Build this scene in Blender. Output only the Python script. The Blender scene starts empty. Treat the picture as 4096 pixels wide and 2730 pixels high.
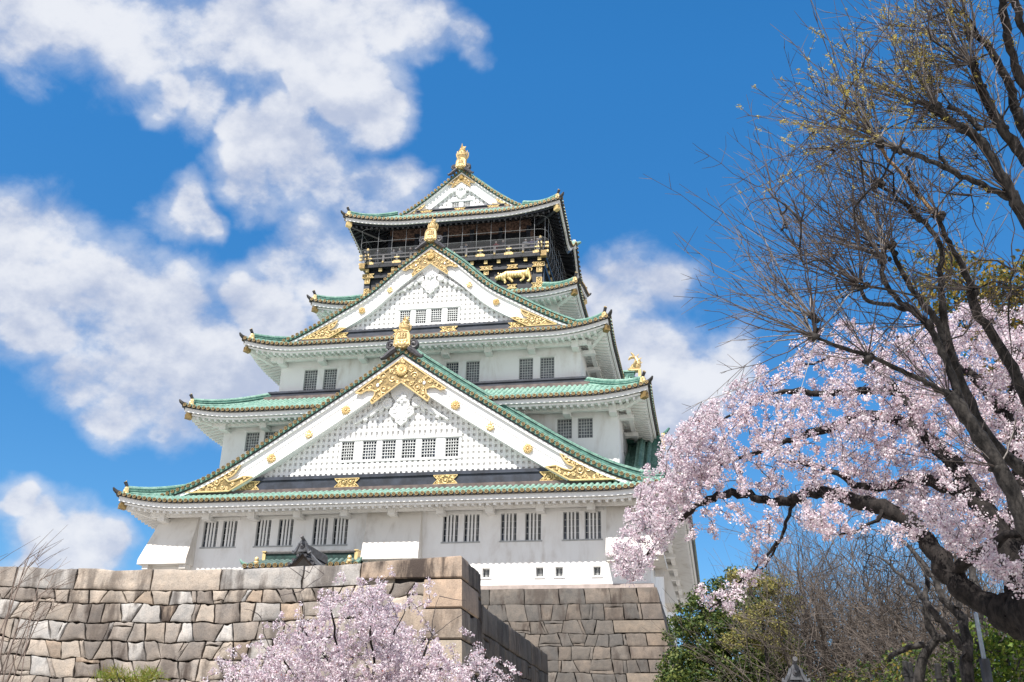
import bpy, math, random
import numpy as np
from mathutils import Matrix, Vector
random.seed(7); rng = np.random.default_rng(7)
C = bpy.context.scene.collection
SC = bpy.context.scene
rad = math.radians

# ------------------------------------------------------------------ camera
CAM = np.array([19.8687, -62.0, 1.6])
_pi, _ro, _ya = rad(23.5303), rad(1.3123), rad(11.3953)
F = np.array([-math.sin(_ya)*math.cos(_pi), math.cos(_ya)*math.cos(_pi), math.sin(_pi)])
_R0 = np.array([math.cos(_ya), math.sin(_ya), 0.]); _U0 = np.cross(_R0, F)
R_ = _R0*math.cos(_ro) + _U0*math.sin(_ro); U_ = -_R0*math.sin(_ro) + _U0*math.cos(_ro)
cam = bpy.data.objects.new('camera', bpy.data.cameras.new('camera'))
cam.data.sensor_width = 36; cam.data.lens = 35.8575
cam.data.clip_start = .1; cam.data.clip_end = 6000
M = Matrix.Identity(4)
for i in range(3):
    M[i][0], M[i][1], M[i][2], M[i][3] = R_[i], U_[i], -F[i], CAM[i]
cam.matrix_world = M
C.objects.link(cam); SC.camera = cam

def ray(px, py):            # direction towards a point of the photograph measured at 2353 px width
    d = F + R_*((px*1.74076-2048)/4079.79) - U_*((py*1.74076-1365)/4079.79)
    return d
def P(px, py, dist):        # surveyed point: that direction, at a real distance from the tripod
    d = ray(px, py); return CAM + d/np.linalg.norm(d)*dist

# ------------------------------------------------------------------ light
SUN_EL, SUN_AZ = rad(56.5), rad(18)
TO_SUN = Vector((-math.sin(SUN_AZ)*math.cos(SUN_EL), -math.cos(SUN_AZ)*math.cos(SUN_EL), math.sin(SUN_EL)))
sl = bpy.data.lights.new('sun', 'SUN'); sl.energy = 4.1; sl.angle = rad(.5); sl.color = (1, .955, .89)
so = bpy.data.objects.new('sun', sl); so.rotation_euler = TO_SUN.to_track_quat('Z', 'Y').to_euler(); so.location = (0, -30, 80)
C.objects.link(so)
SC.view_settings.view_transform = 'Standard'; SC.view_settings.look = 'None'
SC.view_settings.exposure = 1.0; SC.view_settings.gamma = 1
SC.cycles.max_bounces = 6; SC.cycles.transparent_max_bounces = 12

class NT:                    # small node helper
    def __init__(s, tree): s.t = tree; s.n = tree.nodes; s.l = tree.links
    def a(s, typ, **kw):
        ins = kw.pop('ins', {}); n = s.n.new(typ)
        for k, v in kw.items(): setattr(n, k, v)
        for k, v in ins.items():
            if hasattr(v, 'is_output') or hasattr(v, 'node'): s.l.new(v, n.inputs[k])
            else: n.inputs[k].default_value = v
        return n
    def math(s, op, a, b=0., c=0., clamp=False):
        return s.a('ShaderNodeMath', operation=op, use_clamp=clamp, ins={0: a, 1: b, 2: c}).outputs[0]
    def mix(s, f, a, b, blend='MIX'):
        n = s.a('ShaderNodeMix', data_type='RGBA', blend_type=blend, ins={0: f})
        for k, v in ((6, a), (7, b)):
            if hasattr(v, 'node'): s.l.new(v, n.inputs[k])
            else: n.inputs[k].default_value = (*v, 1)
        return n.outputs[2]
    def ramp(s, f, lo, hi): return s.a('ShaderNodeMapRange', interpolation_type='SMOOTHSTEP', ins={0: f, 1: lo, 2: hi}).outputs[0]

def world():
    w = bpy.data.worlds.new('World'); SC.world = w; w.use_nodes = True
    t = NT(w.node_tree); t.n.clear()
    sky = t.a('ShaderNodeTexSky', sky_type='NISHITA', sun_disc=False)
    sky.sun_elevation = SUN_EL; sky.sun_rotation = rad(198); sky.altitude = 1500
    sky.air_density = 1.0; sky.dust_density = .15; sky.ozone_density = 2.2
    hs = t.a('ShaderNodeHueSaturation', ins={'Hue': .496, 'Saturation': SKY_SAT, 'Value': SKY_VAL, 'Color': sky.outputs[0]})
    d = t.a('ShaderNodeTexCoord').outputs['Generated']
    el = t.a('ShaderNodeSeparateXYZ', ins={0: d}).outputs[2]
    hv = t.a('ShaderNodeMapRange', ins={0: el, 1: 0., 2: .62, 3: .50, 4: .96}).outputs[0]
    sk = t.a('ShaderNodeVectorMath', operation='SCALE', ins={0: hs.outputs[0], 'Scale': hv}).outputs[0]
    n0 = t.a('ShaderNodeTexNoise', ins={'Vector': d, 'Scale': 9., 'Detail': 4., 'Roughness': .55})
    off = t.a('ShaderNodeVectorMath', operation='SUBTRACT', ins={0: n0.outputs['Color'], 1: (.5, .5, .5)}).outputs[0]
    off = t.a('ShaderNodeVectorMath', operation='SCALE', ins={0: off, 'Scale': .085}).outputs[0]
    dd = t.a('ShaderNodeVectorMath', operation='ADD', ins={0: d, 1: off}).outputs[0]
    dd = t.a('ShaderNodeVectorMath', operation='NORMALIZE', ins={0: dd}).outputs[0]
    f = None
    for (x, y, r) in CLOUDS:
        r *= 1.08
        c = ray(x, y); c = c/np.linalg.norm(c)
        c2 = ray(x+r, y); c2 = c2/np.linalg.norm(c2); k = math.acos(float(c@c2))
        dt = t.a('ShaderNodeVectorMath', operation='DOT_PRODUCT', ins={0: dd, 1: tuple(c)}).outputs['Value']
        b = t.math('MULTIPLY_ADD', t.math('ARCCOSINE', dt), -1/k, 1.)
        f = b if f is None else t.math('SMOOTH_MAX', f, b, .25)
    back = t.a('ShaderNodeVectorMath', operation='DOT_PRODUCT', ins={0: d, 1: tuple(F)}).outputs['Value']
    f = t.math('MAXIMUM', f, t.a('ShaderNodeMapRange', ins={0: back, 1: .52, 2: .25, 3: -1.2, 4: .55}).outputs[0])  # unseen cloud cover behind the view, added to brighten the ambient light
    def nz(vec, sc, de, ro, di=0.): return t.a('ShaderNodeTexNoise', ins={'Vector': vec, 'Scale': sc, 'Detail': de, 'Roughness': ro, 'Distortion': di}).outputs[0]
    def bill(vec):
        return t.math('ADD', t.math('MULTIPLY_ADD', nz(vec, 8., 8., .56), 2.6, -1.3), t.math('MULTIPLY_ADD', nz(vec, 30., 6., .62), .8, -.4))
    mp = t.a('ShaderNodeMapping', ins={'Vector': d, 'Rotation': (0, rad(-20), 0), 'Scale': (.85, 1, 1.2)}).outputs[0]
    up = t.a('ShaderNodeVectorMath', operation='ADD', ins={0: mp, 1: (-.008, -.008, .022)}).outputs[0]
    ff = t.math('SMOOTH_MIN', t.math('MAXIMUM', f, -1.2), .40, .3)
    b1 = bill(mp); v = t.math('ADD', t.math('MULTIPLY', ff, 1.75), b1)
    core = t.ramp(v, -.05, .75); wisp = t.math('MULTIPLY', t.ramp(t.math('ADD', v, t.math('MULTIPLY_ADD', nz(mp, 16., 7., .65, .6), 1.6, -.8)), -.75, .8), .62)
    dens = t.math('MAXIMUM', core, wisp)
    rel = t.math('SUBTRACT', b1, bill(up))
    shade = t.ramp(t.math('ADD', t.math('MULTIPLY', rel, 1.25), t.math('MULTIPLY', nz(mp, 5., 4., .5), 1.2)), .05, 1.15)
    ccol = t.mix(shade, CLOUD_DARK, CLOUD_LIT)
    col = t.mix(t.math('MULTIPLY', dens, .97), sk, ccol)
    bg = t.a('ShaderNodeBackground', ins={'Color': col, 'Strength': .118})
    out = t.a('ShaderNodeOutputWorld'); t.l.new(bg.outputs[0], out.inputs[0])
SKY_SAT, SKY_VAL = 1.33, 1.05
CLOUD_DARK, CLOUD_LIT = (2.15, 2.42, 3.1), (3.6, 3.7, 3.95)
CLOUDS = [(560,700,80),(600,920,90),(640,720,80),(200,860,90),(100,760,80),(40,50,120),(160,40,120),(290,60,130),(420,70,130),(540,60,120),(650,80,110),(760,60,120),(880,50,90),(980,80,75),(1070,100,50),(330,140,80),
 (380,225,50),(470,235,75),(560,290,60),(640,320,90),(720,380,95),(590,400,85),(760,430,70),(800,210,85),(860,280,70),(690,200,45),
 (410,480,65),(450,505,45),(40,530,110),(140,510,85),(60,640,130),(190,640,110),(250,720,130),(380,700,105),(330,820,140),(450,840,140),
 (290,940,95),(400,970,75),(520,900,130),(600,760,95),(640,860,120),(690,620,90),(730,550,90),(780,640,120),(850,480,95),(920,430,55),(60,770,80),
 (20,1170,55),(80,1230,80),(180,1240,80),(270,1250,60),(60,1300,60),(200,1310,60),
 (1360,690,60),(1450,660,90),(1540,660,70),(1480,810,95),(1560,850,110),(1620,840,90),(1680,800,55),(1500,930,90),(1590,930,80),(1380,760,60),(1540,1010,40)]
world()

# ------------------------------------------------------------------ materials
def newmat(name):
    m = bpy.data.materials.new(name); m.use_nodes = True
    t = NT(m.node_tree); b = t.n['Principled BSDF']; return m, t, b
def simple(name, col, rough=.6, metal=0., var=.15, scale=3., bump=0., bscale=20., spec=.5):
    m, t, b = newmat(name)
    co = t.a('ShaderNodeTexCoord').outputs['Object']
    n = t.a('ShaderNodeTexNoise', ins={'Vector': co, 'Scale': scale, 'Detail': 5., 'Roughness': .6})
    dk = tuple(c*(1-var*1.6) for c in col); lt = tuple(min(1, c*(1+var)) for c in col)
    t.l.new(t.mix(t.ramp(n.outputs[0], .3, .7), dk, lt), b.inputs['Base Color'])
    b.inputs['Roughness'].default_value = rough; b.inputs['Metallic'].default_value = metal
    b.inputs['Specular IOR Level'].default_value = spec
    if bump:
        n2 = t.a('ShaderNodeTexNoise', ins={'Vector': co, 'Scale': bscale, 'Detail': 4.})
        bp = t.a('ShaderNodeBump', ins={'Strength': bump, 'Distance': .02, 'Height': n2.outputs[0]})
        t.l.new(bp.outputs[0], b.inputs['Normal'])
    return m
def plaster(name, col, dirt, amount):
    m, t, b = newmat(name)
    co = t.a('ShaderNodeTexCoord').outputs['Object']
    mp = t.a('ShaderNodeMapping', ins={'Vector': co, 'Scale': (1.2, 1.2, .45)}).outputs[0]
    n = t.a('ShaderNodeTexNoise', ins={'Vector': mp, 'Scale': .55, 'Detail': 7., 'Roughness': .65, 'Distortion': .6})
    n2 = t.a('ShaderNodeTexNoise', ins={'Vector': t.a('ShaderNodeMapping', ins={'Vector': co, 'Scale': (1, 1, .35)}).outputs[0], 'Scale': 2.2, 'Detail': 4.})
    n3 = t.a('ShaderNodeTexNoise', ins={'Vector': co, 'Scale': 14., 'Detail': 3.})
    f = t.math('MULTIPLY', t.ramp(n.outputs[0], .42, .75), t.ramp(n2.outputs[0], .3, .7))
    c = t.mix(t.math('MULTIPLY', f, amount), col, dirt)
    c = t.mix(t.math('MULTIPLY', t.ramp(n3.outputs[0], .5, .8), .06), c, dirt)
    t.l.new(c, b.inputs['Base Color']); b.inputs['Roughness'].default_value = .75
    b.inputs['Specular IOR Level'].default_value = .25
    bp = t.a('ShaderNodeBump', ins={'Strength': .12, 'Distance': .03, 'Height': n.outputs[0]}); t.l.new(bp.outputs[0], b.inputs['Normal'])
    return m
def copper(name, a, b_, dark, seam=0.):
    m, t, b = newmat(name)
    co = t.a('ShaderNodeTexCoord').outputs['Object']
    n = t.a('ShaderNodeTexNoise', ins={'Vector': co, 'Scale': 2.2, 'Detail': 6., 'Roughness': .7})
    n2 = t.a('ShaderNodeTexNoise', ins={'Vector': co, 'Scale': 7., 'Detail': 5., 'Roughness': .7})
    c = t.mix(t.ramp(n.outputs[0], .35, .65), a, b_)
    c = t.mix(t.math('MULTIPLY', t.ramp(n2.outputs[0], .48, .68), .8), c, dark)
    t.l.new(c, b.inputs['Base Color']); b.inputs['Roughness'].default_value = .6
    b.inputs['Specular IOR Level'].default_value = .35
    bp = t.a('ShaderNodeBump', ins={'Strength': .25, 'Distance': .03, 'Height': n2.outputs[0]}); t.l.new(bp.outputs[0], b.inputs['Normal'])
    return m
def stone(name, streak=1.0):
    m, t, b = newmat(name)
    co = t.a('ShaderNodeTexCoord').outputs['Object']
    at = t.a('ShaderNodeAttribute', attribute_name='Col')
    n = t.a('ShaderNodeTexNoise', ins={'Vector': co, 'Scale': 1.6, 'Detail': 8., 'Roughness': .7})
    n2 = t.a('ShaderNodeTexNoise', ins={'Vector': co, 'Scale': 26., 'Detail': 5., 'Roughness': .7})
    st = t.a('ShaderNodeTexNoise', ins={'Vector': t.a('ShaderNodeMapping', ins={'Vector': co, 'Scale': (1, 1, .25)}).outputs[0], 'Scale': 1.7, 'Detail': 6., 'Roughness': .62})
    c = t.mix(t.ramp(n.outputs[0], .3, .75), t.mix(1., at.outputs['Color'], (.80, .79, .78), 'MULTIPLY'), t.mix(1., at.outputs['Color'], (1.35, 1.25, 1.15), 'MULTIPLY'))
    c = t.mix(t.math('MULTIPLY', t.ramp(n2.outputs[0], .46, .70), .62), c, t.mix(1., c, (.45, .43, .42), 'MULTIPLY'))
    sf = t.math('MULTIPLY', t.ramp(st.outputs[0], .44, .62), at.outputs['Alpha'])
    c = t.mix(t.math('MULTIPLY', sf, streak), c, (.055, .042, .036))
    t.l.new(c, b.inputs['Base Color']); b.inputs['Roughness'].default_value = .85
    b.inputs['Specular IOR Level'].default_value = .2
    h = t.math('ADD', t.math('MULTIPLY', n.outputs[0], 1.4), t.math('MULTIPLY', n2.outputs[0], .5))
    bp = t.a('ShaderNodeBump', ins={'Strength': .7, 'Distance': .05, 'Height': h}); t.l.new(bp.outputs[0], b.inputs['Normal'])
    return m
def gold(name, col, rough, metal=.85):
    m, t, b = newmat(name)
    co = t.a('ShaderNodeTexCoord').outputs['Object']
    n = t.a('ShaderNodeTexNoise', ins={'Vector': co, 'Scale': 5., 'Detail': 4.})
    t.l.new(t.mix(t.ramp(n.outputs[0], .3, .7), tuple(c*.82 for c in col), col), b.inputs['Base Color'])
    b.inputs['Metallic'].default_value = metal; b.inputs['Roughness'].default_value = rough
    n2 = t.a('ShaderNodeTexNoise', ins={'Vector': co, 'Scale': 9., 'Detail': 2.})
    bp = t.a('ShaderNodeBump', ins={'Strength': .3, 'Distance': .04, 'Height': n2.outputs[0]}); t.l.new(bp.outputs[0], b.inputs['Normal'])
    return m
def leafmat(name, cols, transl=.35, rough=.55):
    m, t, b = newmat(name)
    at = t.a('ShaderNodeAttribute', attribute_name='Col')
    t.l.new(at.outputs['Color'], b.inputs['Base Color']); b.inputs['Roughness'].default_value = rough
    b.inputs['Specular IOR Level'].default_value = .25
    tr = t.a('ShaderNodeBsdfTranslucent', ins={'Color': at.outputs['Color']})
    mx = t.a('ShaderNodeMixShader', ins={0: transl, 1: b.outputs[0], 2: tr.outputs[0]})
    t.l.new(mx.outputs[0], t.n['Material Output'].inputs[0]); return m
def barkmat(name, a, b_, sc=8.):
    m, t, b = newmat(name)
    co = t.a('ShaderNodeTexCoord').outputs['Object']
    n = t.a('ShaderNodeTexNoise', ins={'Vector': t.a('ShaderNodeMapping', ins={'Vector': co, 'Scale': (1, 1, .5)}).outputs[0], 'Scale': sc, 'Detail': 7., 'Roughness': .7})
    t.l.new(t.mix(t.ramp(n.outputs[0], .35, .65), a, b_), b.inputs['Base Color']); b.inputs['Roughness'].default_value = .85
    b.inputs['Specular IOR Level'].default_value = .2
    bp = t.a('ShaderNodeBump', ins={'Strength': .8, 'Distance': .03, 'Height': n.outputs[0]}); t.l.new(bp.outputs[0], b.inputs['Normal'])
    return m

WHITE = plaster('white_plaster', (.84, .84, .83), (.40, .36, .31), .0)
WALLP = plaster('wall_plaster', (.86, .855, .845), (.50, .44, .38), .7)
DIRTP = plaster('weathered_plaster', (.77, .74, .69), (.40, .35, .29), .85)
TRIM = plaster('white_trim', (.82, .815, .80), (.42, .38, .33), .55)
GREEN = copper('verdigris_tile', (.145, .285, .23), (.275, .42, .355), (.05, .11, .095))
MIDG = copper('weathered_verdigris', (.07, .16, .13), (.16, .29, .235), (.025, .05, .045))
GRDK = copper('dark_verdigris', (.035, .10, .085), (.09, .24, .19), (.015, .03, .028))
DARKT = simple('dark_tile_edge', (.045, .042, .04), .6, var=.4, scale=4)
BLACK = simple('black_lacquer', (.016, .018, .024), .42, var=.3, scale=2)
NAVY = simple('blackened_copper', (.028, .034, .050), .5, var=.3, scale=1.5, bump=.15, bscale=4)
COPB = simple('brown_copper', (.13, .095, .085), .55, var=.3, scale=2)
GOLD = gold('gold_leaf', (.78, .585, .29), .42, .25)
GOLDP = gold('pale_gold', (.80, .60, .28), .45, .35)
GOLDD = simple('gold_ground', (.27, .19, .075), .5, .2, var=.3, scale=6)
TILEG = gold('gilt_tile_end', (.30, .205, .08), .5, .35)
BROWNC = simple('tile_end_dark', (.06, .045, .035), .6, var=.2)
GREYT = simple('grey_tile', (.085, .088, .098), .5, var=.35, scale=5, bump=.3)
OLDTILE = simple('oni_tile', (.05, .048, .055), .5, var=.35, scale=5, bump=.3)
BARS = simple('grey_white_bars', (.60, .61, .60), .6, var=.08)
FRAME = simple('grey_frame', (.40, .41, .41), .6, var=.1)
GLASSD = simple('dark_glass', (.018, .022, .032), .12, var=.4, scale=.8)
GLASSB = simple('blue_glass', (.05, .065, .10), .15, var=.6, scale=1.2)
BLIND = simple('blind_glass', (.20, .215, .23), .25, var=.25, scale=1.5)
BROWNW = simple('brown_boards', (.19, .12, .095), .8, var=.5, scale=6)
RAILM = simple('grey_rail', (.10, .095, .10), .45, var=.2)
STEEL = simple('steel_wire', (.30, .31, .32), .4, .3, var=.1)
STONE = stone('granite_wall', 1.); STONE2 = stone('granite_base', .9)
GAP = simple('wall_gap', (.035, .03, .027), .95, var=.3)
MORTAR = simple('pink_mortar', (.42, .35, .32), .85, var=.12)
BARK = barkmat('cherry_bark', (.006, .005, .005), (.030, .025, .023), 11.)
BARKB = barkmat('grey_bark', (.012, .011, .011), (.060, .054, .050), 11.)
BARKT = barkmat('tan_bark', (.28, .17, .09), (.42, .28, .16))
TWIG = simple('twig_bark', (.22, .195, .18), .7, var=.3, scale=4)
TWIGD = simple('dark_twig', (.055, .042, .040), .75, var=.3, scale=4)
LEAF = leafmat('leaves', None, .3)
PETAL = leafmat('petals', None, .38, .7)
GROUNDM = simple('pale_gravel', (.37, .34, .295), .9, var=.25, scale=.5, bump=.3)
SKIN = simple('skin', (.45, .30, .22), .6, var=.05)

# ------------------------------------------------------------------ mesh builder
class MB:
    def __init__(s): s.v = []; s.f = []; s.m = []; s.c = []
    def add(s, vs, fs, mi=0, col=None):
        o = len(s.v); s.v.extend([tuple(map(float, p)) for p in vs])
        for q in fs:
            s.f.append([i+o for i in q]); s.m.append(mi); s.c.append(col)
    def box(s, x0, x1, y0, y1, z0, z1, mi=0):
        s.add([(x0,y0,z0),(x1,y0,z0),(x1,y1,z0),(x0,y1,z0),(x0,y0,z1),(x1,y0,z1),(x1,y1,z1),(x0,y1,z1)],
              [(0,3,2,1),(4,5,6,7),(0,1,5,4),(1,2,6,5),(2,3,7,6),(3,0,4,7)], mi)
    def hexa(s, b, t, mi=0):   # two quads, bottom and top
        s.add(list(b)+list(t), [(0,3,2,1),(4,5,6,7),(0,1,5,4),(1,2,6,5),(2,3,7,6),(3,0,4,7)], mi)
    def bar(s, a, b, w, h, mi=0, up=(0,0,1)):  # square bar from a to b
        a = np.array(a, float); b = np.array(b, float); d = b-a; d /= np.linalg.norm(d)+1e-9
        sx = np.cross(d, up); n = np.linalg.norm(sx)
        sx = sx/n if n > 1e-6 else np.array([1., 0, 0]); uz = np.cross(sx, d)
        q = lambda p: [p-sx*w/2-uz*h/2, p+sx*w/2-uz*h/2, p+sx*w/2+uz*h/2, p-sx*w/2+uz*h/2]
        s.hexa(q(a), q(b), mi)
    def tube(s, pts, rr, n=6, mi=0, cap=True, col=None):
        pts = np.array(pts, float); k = len(pts)
        if np.isscalar(rr): rr = [rr]*k
        tg = np.gradient(pts, axis=0); vs = []; fs = []; ref = np.array([.3, .2, 1.])
        for i in range(k):
            d = tg[i]/(np.linalg.norm(tg[i])+1e-9)
            a = np.cross(d, ref); na = np.linalg.norm(a)
            if na < 1e-3: a = np.cross(d, (1., 0, 0)); na = np.linalg.norm(a)
            a /= na; b = np.cross(d, a); ref = np.cross(a, d)*-1 if False else np.cross(a, d)
            for j in range(n):
                t = 2*math.pi*j/n; vs.append(pts[i]+rr[i]*(a*math.cos(t)+b*math.sin(t)))
        for i in range(k-1):
            for j in range(n):
                fs.append((i*n+j, i*n+(j+1) % n, (i+1)*n+(j+1) % n, (i+1)*n+j))
        if cap: fs.append(tuple(range(n))[::-1]); fs.append(tuple((k-1)*n+j for j in range(n)))
        s.add(vs, fs, mi, col)
    def half(s, pts, r, side, n=5, mi=0):  # half-round roll, open below
        vs = []; fs = []; side = np.array(side, float)
        for p in pts:
            for j in range(n+1):
                t = math.pi*j/n; vs.append((p[0]+side[0]*r*math.cos(t), p[1]+side[1]*r*math.cos(t), p[2]+side[2]*r*math.cos(t)+r*math.sin(t)))
        for i in range(len(pts)-1):
            for j in range(n):
                a = i*(n+1)+j; fs.append((a, a+1, a+n+2, a+n+1))
        s.add(vs, fs, mi)
    def disc(s, c, nrm, r, mg, md, th=.05, n=12):  # gilt tile end: rim, dark field, gilt boss
        c = np.array(c, float); nrm = np.array(nrm, float); nrm /= np.linalg.norm(nrm)
        a = np.cross(nrm, (0, 0, 1)); a /= np.linalg.norm(a); b = np.cross(a, nrm)*-1
        ring = lambda rr, o: [c+nrm*o+rr*(a*math.cos(2*math.pi*j/n)+b*math.sin(2*math.pi*j/n)) for j in range(n)]
        vs = ring(r, -th)+ring(r, 0)+ring(r*.70, 0)+ring(r*.64, -.025)+ring(r*.3, -.025)+ring(r*.25, .0)
        def band(k): return [(k*n+j, k*n+(j+1) % n, (k+1)*n+(j+1) % n, (k+1)*n+j) for j in range(n)]
        s.add(vs, band(0)+band(1)+band(2), mg); o = len(s.v)-len(vs)
        for q in band(3): s.f.append([i+o for i in q]); s.m.append(md); s.c.append(None)
        for q in band(4)+[tuple(5*n+j for j in range(n))]: s.f.append([i+o for i in q]); s.m.append(mg); s.c.append(None)
    def prism(s, poly, y0, y1, mi=0, side=None):   # polygon in x,z extruded along y (y0 = front)
        n = len(poly)
        s.add([(x, y0, z) for x, z in poly]+[(x, y1, z) for x, z in poly],
              [tuple(range(n)), tuple(range(2*n-1, n-1, -1))]+[(i, i+n, (i+1) % n+n, (i+1) % n) for i in range(n)], mi)
    def grid(s, fn, us, vs_, mi=0, flip=False):
        nu, nv = len(us), len(vs_)
        V = [fn(u, v) for u in us for v in vs_]
        Fs = [(i*nv+j, (i+1)*nv+j, (i+1)*nv+j+1, i*nv+j+1) for i in range(nu-1) for j in range(nv-1)]
        if flip: Fs = [q[::-1] for q in Fs]
        s.add(V, Fs, mi)
    def ell(s, c, r, mi=0, n=8, m=6, rot=None):
        vs = []; fs = []
        for i in range(m+1):
            ph = math.pi*i/m
            for j in range(n):
                th = 2*math.pi*j/n
                p = np.array([r[0]*math.sin(ph)*math.cos(th), r[1]*math.sin(ph)*math.sin(th), r[2]*math.cos(ph)])
                if rot is not None: p = rot @ p
                vs.append(p+np.array(c))
        for i in range(m):
            for j in range(n): fs.append((i*n+j, (i+1)*n+j, (i+1)*n+(j+1) % n, i*n+(j+1) % n))
        s.add(vs, fs, mi)
    def mesh(s, name, mats, smooth=None):
        me = bpy.data.meshes.new(name); me.from_pydata(s.v, [], s.f)
        for m in mats: me.materials.append(m)
        me.polygons.foreach_set('material_index', s.m)
        if any(c is not None for c in s.c):
            at = me.attributes.new('Col', 'FLOAT_COLOR', 'FACE')
            arr = np.array([c if c is not None else (.3, .3, .3, 0) for c in s.c], np.float32); at.data.foreach_set('color', arr.ravel())
        me.update()
        if smooth is not None:
            me.polygons.foreach_set('use_smooth', [True]*len(s.f)); me.set_sharp_from_angle(angle=rad(smooth))
        return me
    def build(s, name, mats, parent=None, smooth=None, label=None):
        if not isinstance(mats, (list, tuple)): mats = [mats]
        o = bpy.data.objects.new(name, s.mesh(name, mats, smooth)); C.objects.link(o)
        if parent is not None: adopt(o, parent)
        if label: o['label'] = label
        return o
ORIG = {}
def adopt(o, parent):
    o.parent = parent; o.matrix_parent_inverse = Matrix.Translation(ORIG.get(parent.name, Vector((0, 0, 0)))).inverted()
def tag(o, label, cat, group=None, kind=None):
    o['label'] = label; o['category'] = cat
    if group: o['group'] = group
    if kind: o['kind'] = kind
    return o
def thing(name, label, cat, loc=(0, 0, 0), group=None):
    o = bpy.data.objects.new(name, None); o.location = loc; o.empty_display_size = .3; C.objects.link(o)
    ORIG[o.name] = Vector(loc); return tag(o, label, cat, group)
def structure(o): o['kind'] = 'structure'; return o
def quickmesh(name, verts, faces_n, mat, cols, parent, k):   # many k-gons fast: verts (N*k,3), cols (N,3)
    me = bpy.data.meshes.new(name); N = len(verts)//k
    me.vertices.add(N*k); me.vertices.foreach_set('co', np.asarray(verts, np.float32).ravel())
    me.loops.add(N*k); me.loops.foreach_set('vertex_index', np.arange(N*k, dtype=np.int32))
    me.polygons.add(N); me.polygons.foreach_set('loop_start', np.arange(0, N*k, k, dtype=np.int32))
    me.update(calc_edges=True)
    at = me.attributes.new('Col', 'FLOAT_COLOR', 'FACE')
    c4 = np.ones((N, 4), np.float32); c4[:, :3] = cols; at.data.foreach_set('color', c4.ravel())
    me.materials.append(mat); me.validate()
    o = bpy.data.objects.new(name, me); C.objects.link(o)
    if parent is not None: adopt(o, parent)
    return o
def spiral(cx, cz, r, turns, a0, sgn, n=None):
    n = n or int(10*turns)+4; out = []
    for i in range(n+1):
        t = i/n; a = a0+sgn*turns*2*math.pi*t; rr = r*(1-.86*t)
        out.append((cx+rr*math.cos(a), cz+rr*math.sin(a)))
    return out

# ------------------------------------------------------------------ ground
g = MB(); g.add([(-3000,-3000,0),(3000,-3000,0),(3000,3000,0),(-3000,3000,0)], [(0,1,2,3)])
structure(g.build('ground', GROUNDM))

# ------------------------------------------------------------------ castle keep
KEEP = thing('castle_keep', 'tall white five-tiered castle keep with green copper roofs, gold crests and a black top storey', 'castle', (0, 18.5, 12.8))
CY = 18.5
def wall_holes(mb, x0, x1, z0, z1, y, holes, dep=.32, mi=0):     # front wall sheet with recessed openings
    xs = sorted({x0, x1, *[h[0] for h in holes], *[h[1] for h in holes]}); zs = sorted({z0, z1, *[h[2] for h in holes], *[h[3] for h in holes]})
    for a, b in zip(xs, xs[1:]):
        for c, d in zip(zs, zs[1:]):
            if any(h[0] <= (a+b)/2 <= h[1] and h[2] <= (c+d)/2 <= h[3] for h in holes): continue
            mb.add([(a,y,c),(b,y,c),(b,y,d),(a,y,d)], [(0,1,2,3)], mi)
    for a, b, c, d in holes:
        Y = y+dep
        for q in ([(a,y,c),(a,y,d),(a,Y,d),(a,Y,c)], [(b,y,d),(b,y,c),(b,Y,c),(b,Y,d)], [(a,y,d),(b,y,d),(b,Y,d),(a,Y,d)], [(b,y,c),(a,y,c),(a,Y,c),(b,Y,c)]):
            mb.add(q, [(0,1,2,3)], mi)
def window(x0, x1, z0, z1, y, nx, nz, kind='lattice', pane=None, parent=None, bt=.034, label=None):
    parent = parent or KEEP; pane = pane or GLASSD
    f = MB(); w = .055; yy = y+.10
    f.box(x0, x0+w, yy, yy+.08, z0, z1); f.box(x1-w, x1, yy, yy+.08, z0, z1)
    f.box(x0+w, x1-w, yy, yy+.08, z0, z0+w); f.box(x0+w, x1-w, yy, yy+.08, z1-w, z1)
    fo = f.build('window', FRAME, parent, label=label)
    b = MB(); X0, X1, Z0, Z1 = x0+w, x1-w, z0+w, z1-w
    if kind == 'thick':
        for i in range(1, nx+1):
            c = X0+(X1-X0)*i/(nx+1)+.02; b.box(c-.055, c+.055, y+.03, y+.13, z0+.01, z1-.01, 0)
        for i in range(0, nx+1):
            c = X0+(X1-X0)*(i+.55)/(nx+1); b.box(c-.014, c+.014, yy+.07, yy+.10, Z0, Z1, 1)
        for j in range(1, nz):
            c = Z0+(Z1-Z0)*j/nz; b.box(X0, X1, yy+.105, yy+.13, c-.014, c+.014, 1)
    else:
        for i in range(1, nx):
            c = X0+(X1-X0)*i/nx; h = bt*(1.5 if (nx % 2 == 0 and i == nx//2) else 1); b.box(c-h/2, c+h/2, yy+.005, yy+.055, Z0, Z1, 0)
        for j in range(1, nz):
            c = Z0+(Z1-Z0)*j/nz; b.box(X0, X1, yy-.02, yy+.004, c-bt/2, c+bt/2, 0)
    b.build('window_bars', [WHITE if kind == 'thick' else BARS, BARS], fo)
    p = MB(); p.add([(x0+.01,yy+.17,z0+.01),(x1-.01,yy+.17,z0+.01),(x1-.01,yy+.17,z1-.01),(x0+.01,yy+.17,z1-.01)], [(0,1,2,3)]); p.build('pane', pane, fo)
    return fo
def wall(hw, y0, y1, z0, z1, holes, mat, side_holes=(), label=None):
    m = MB(); wall_holes(m, -hw, hw, z0, z1, y0, holes)
    m.add([(hw,y0,z0),(hw,y1,z0),(hw,y1,z1),(hw,y0,z1),(-hw,y0,z0),(-hw,y1,z0),(-hw,y1,z1),(-hw,y0,z1)], [(0,1,2,3),(5,4,7,6),(1,5,6,2)])
    return m.build('wall', mat, KEEP, label=label)

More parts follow.
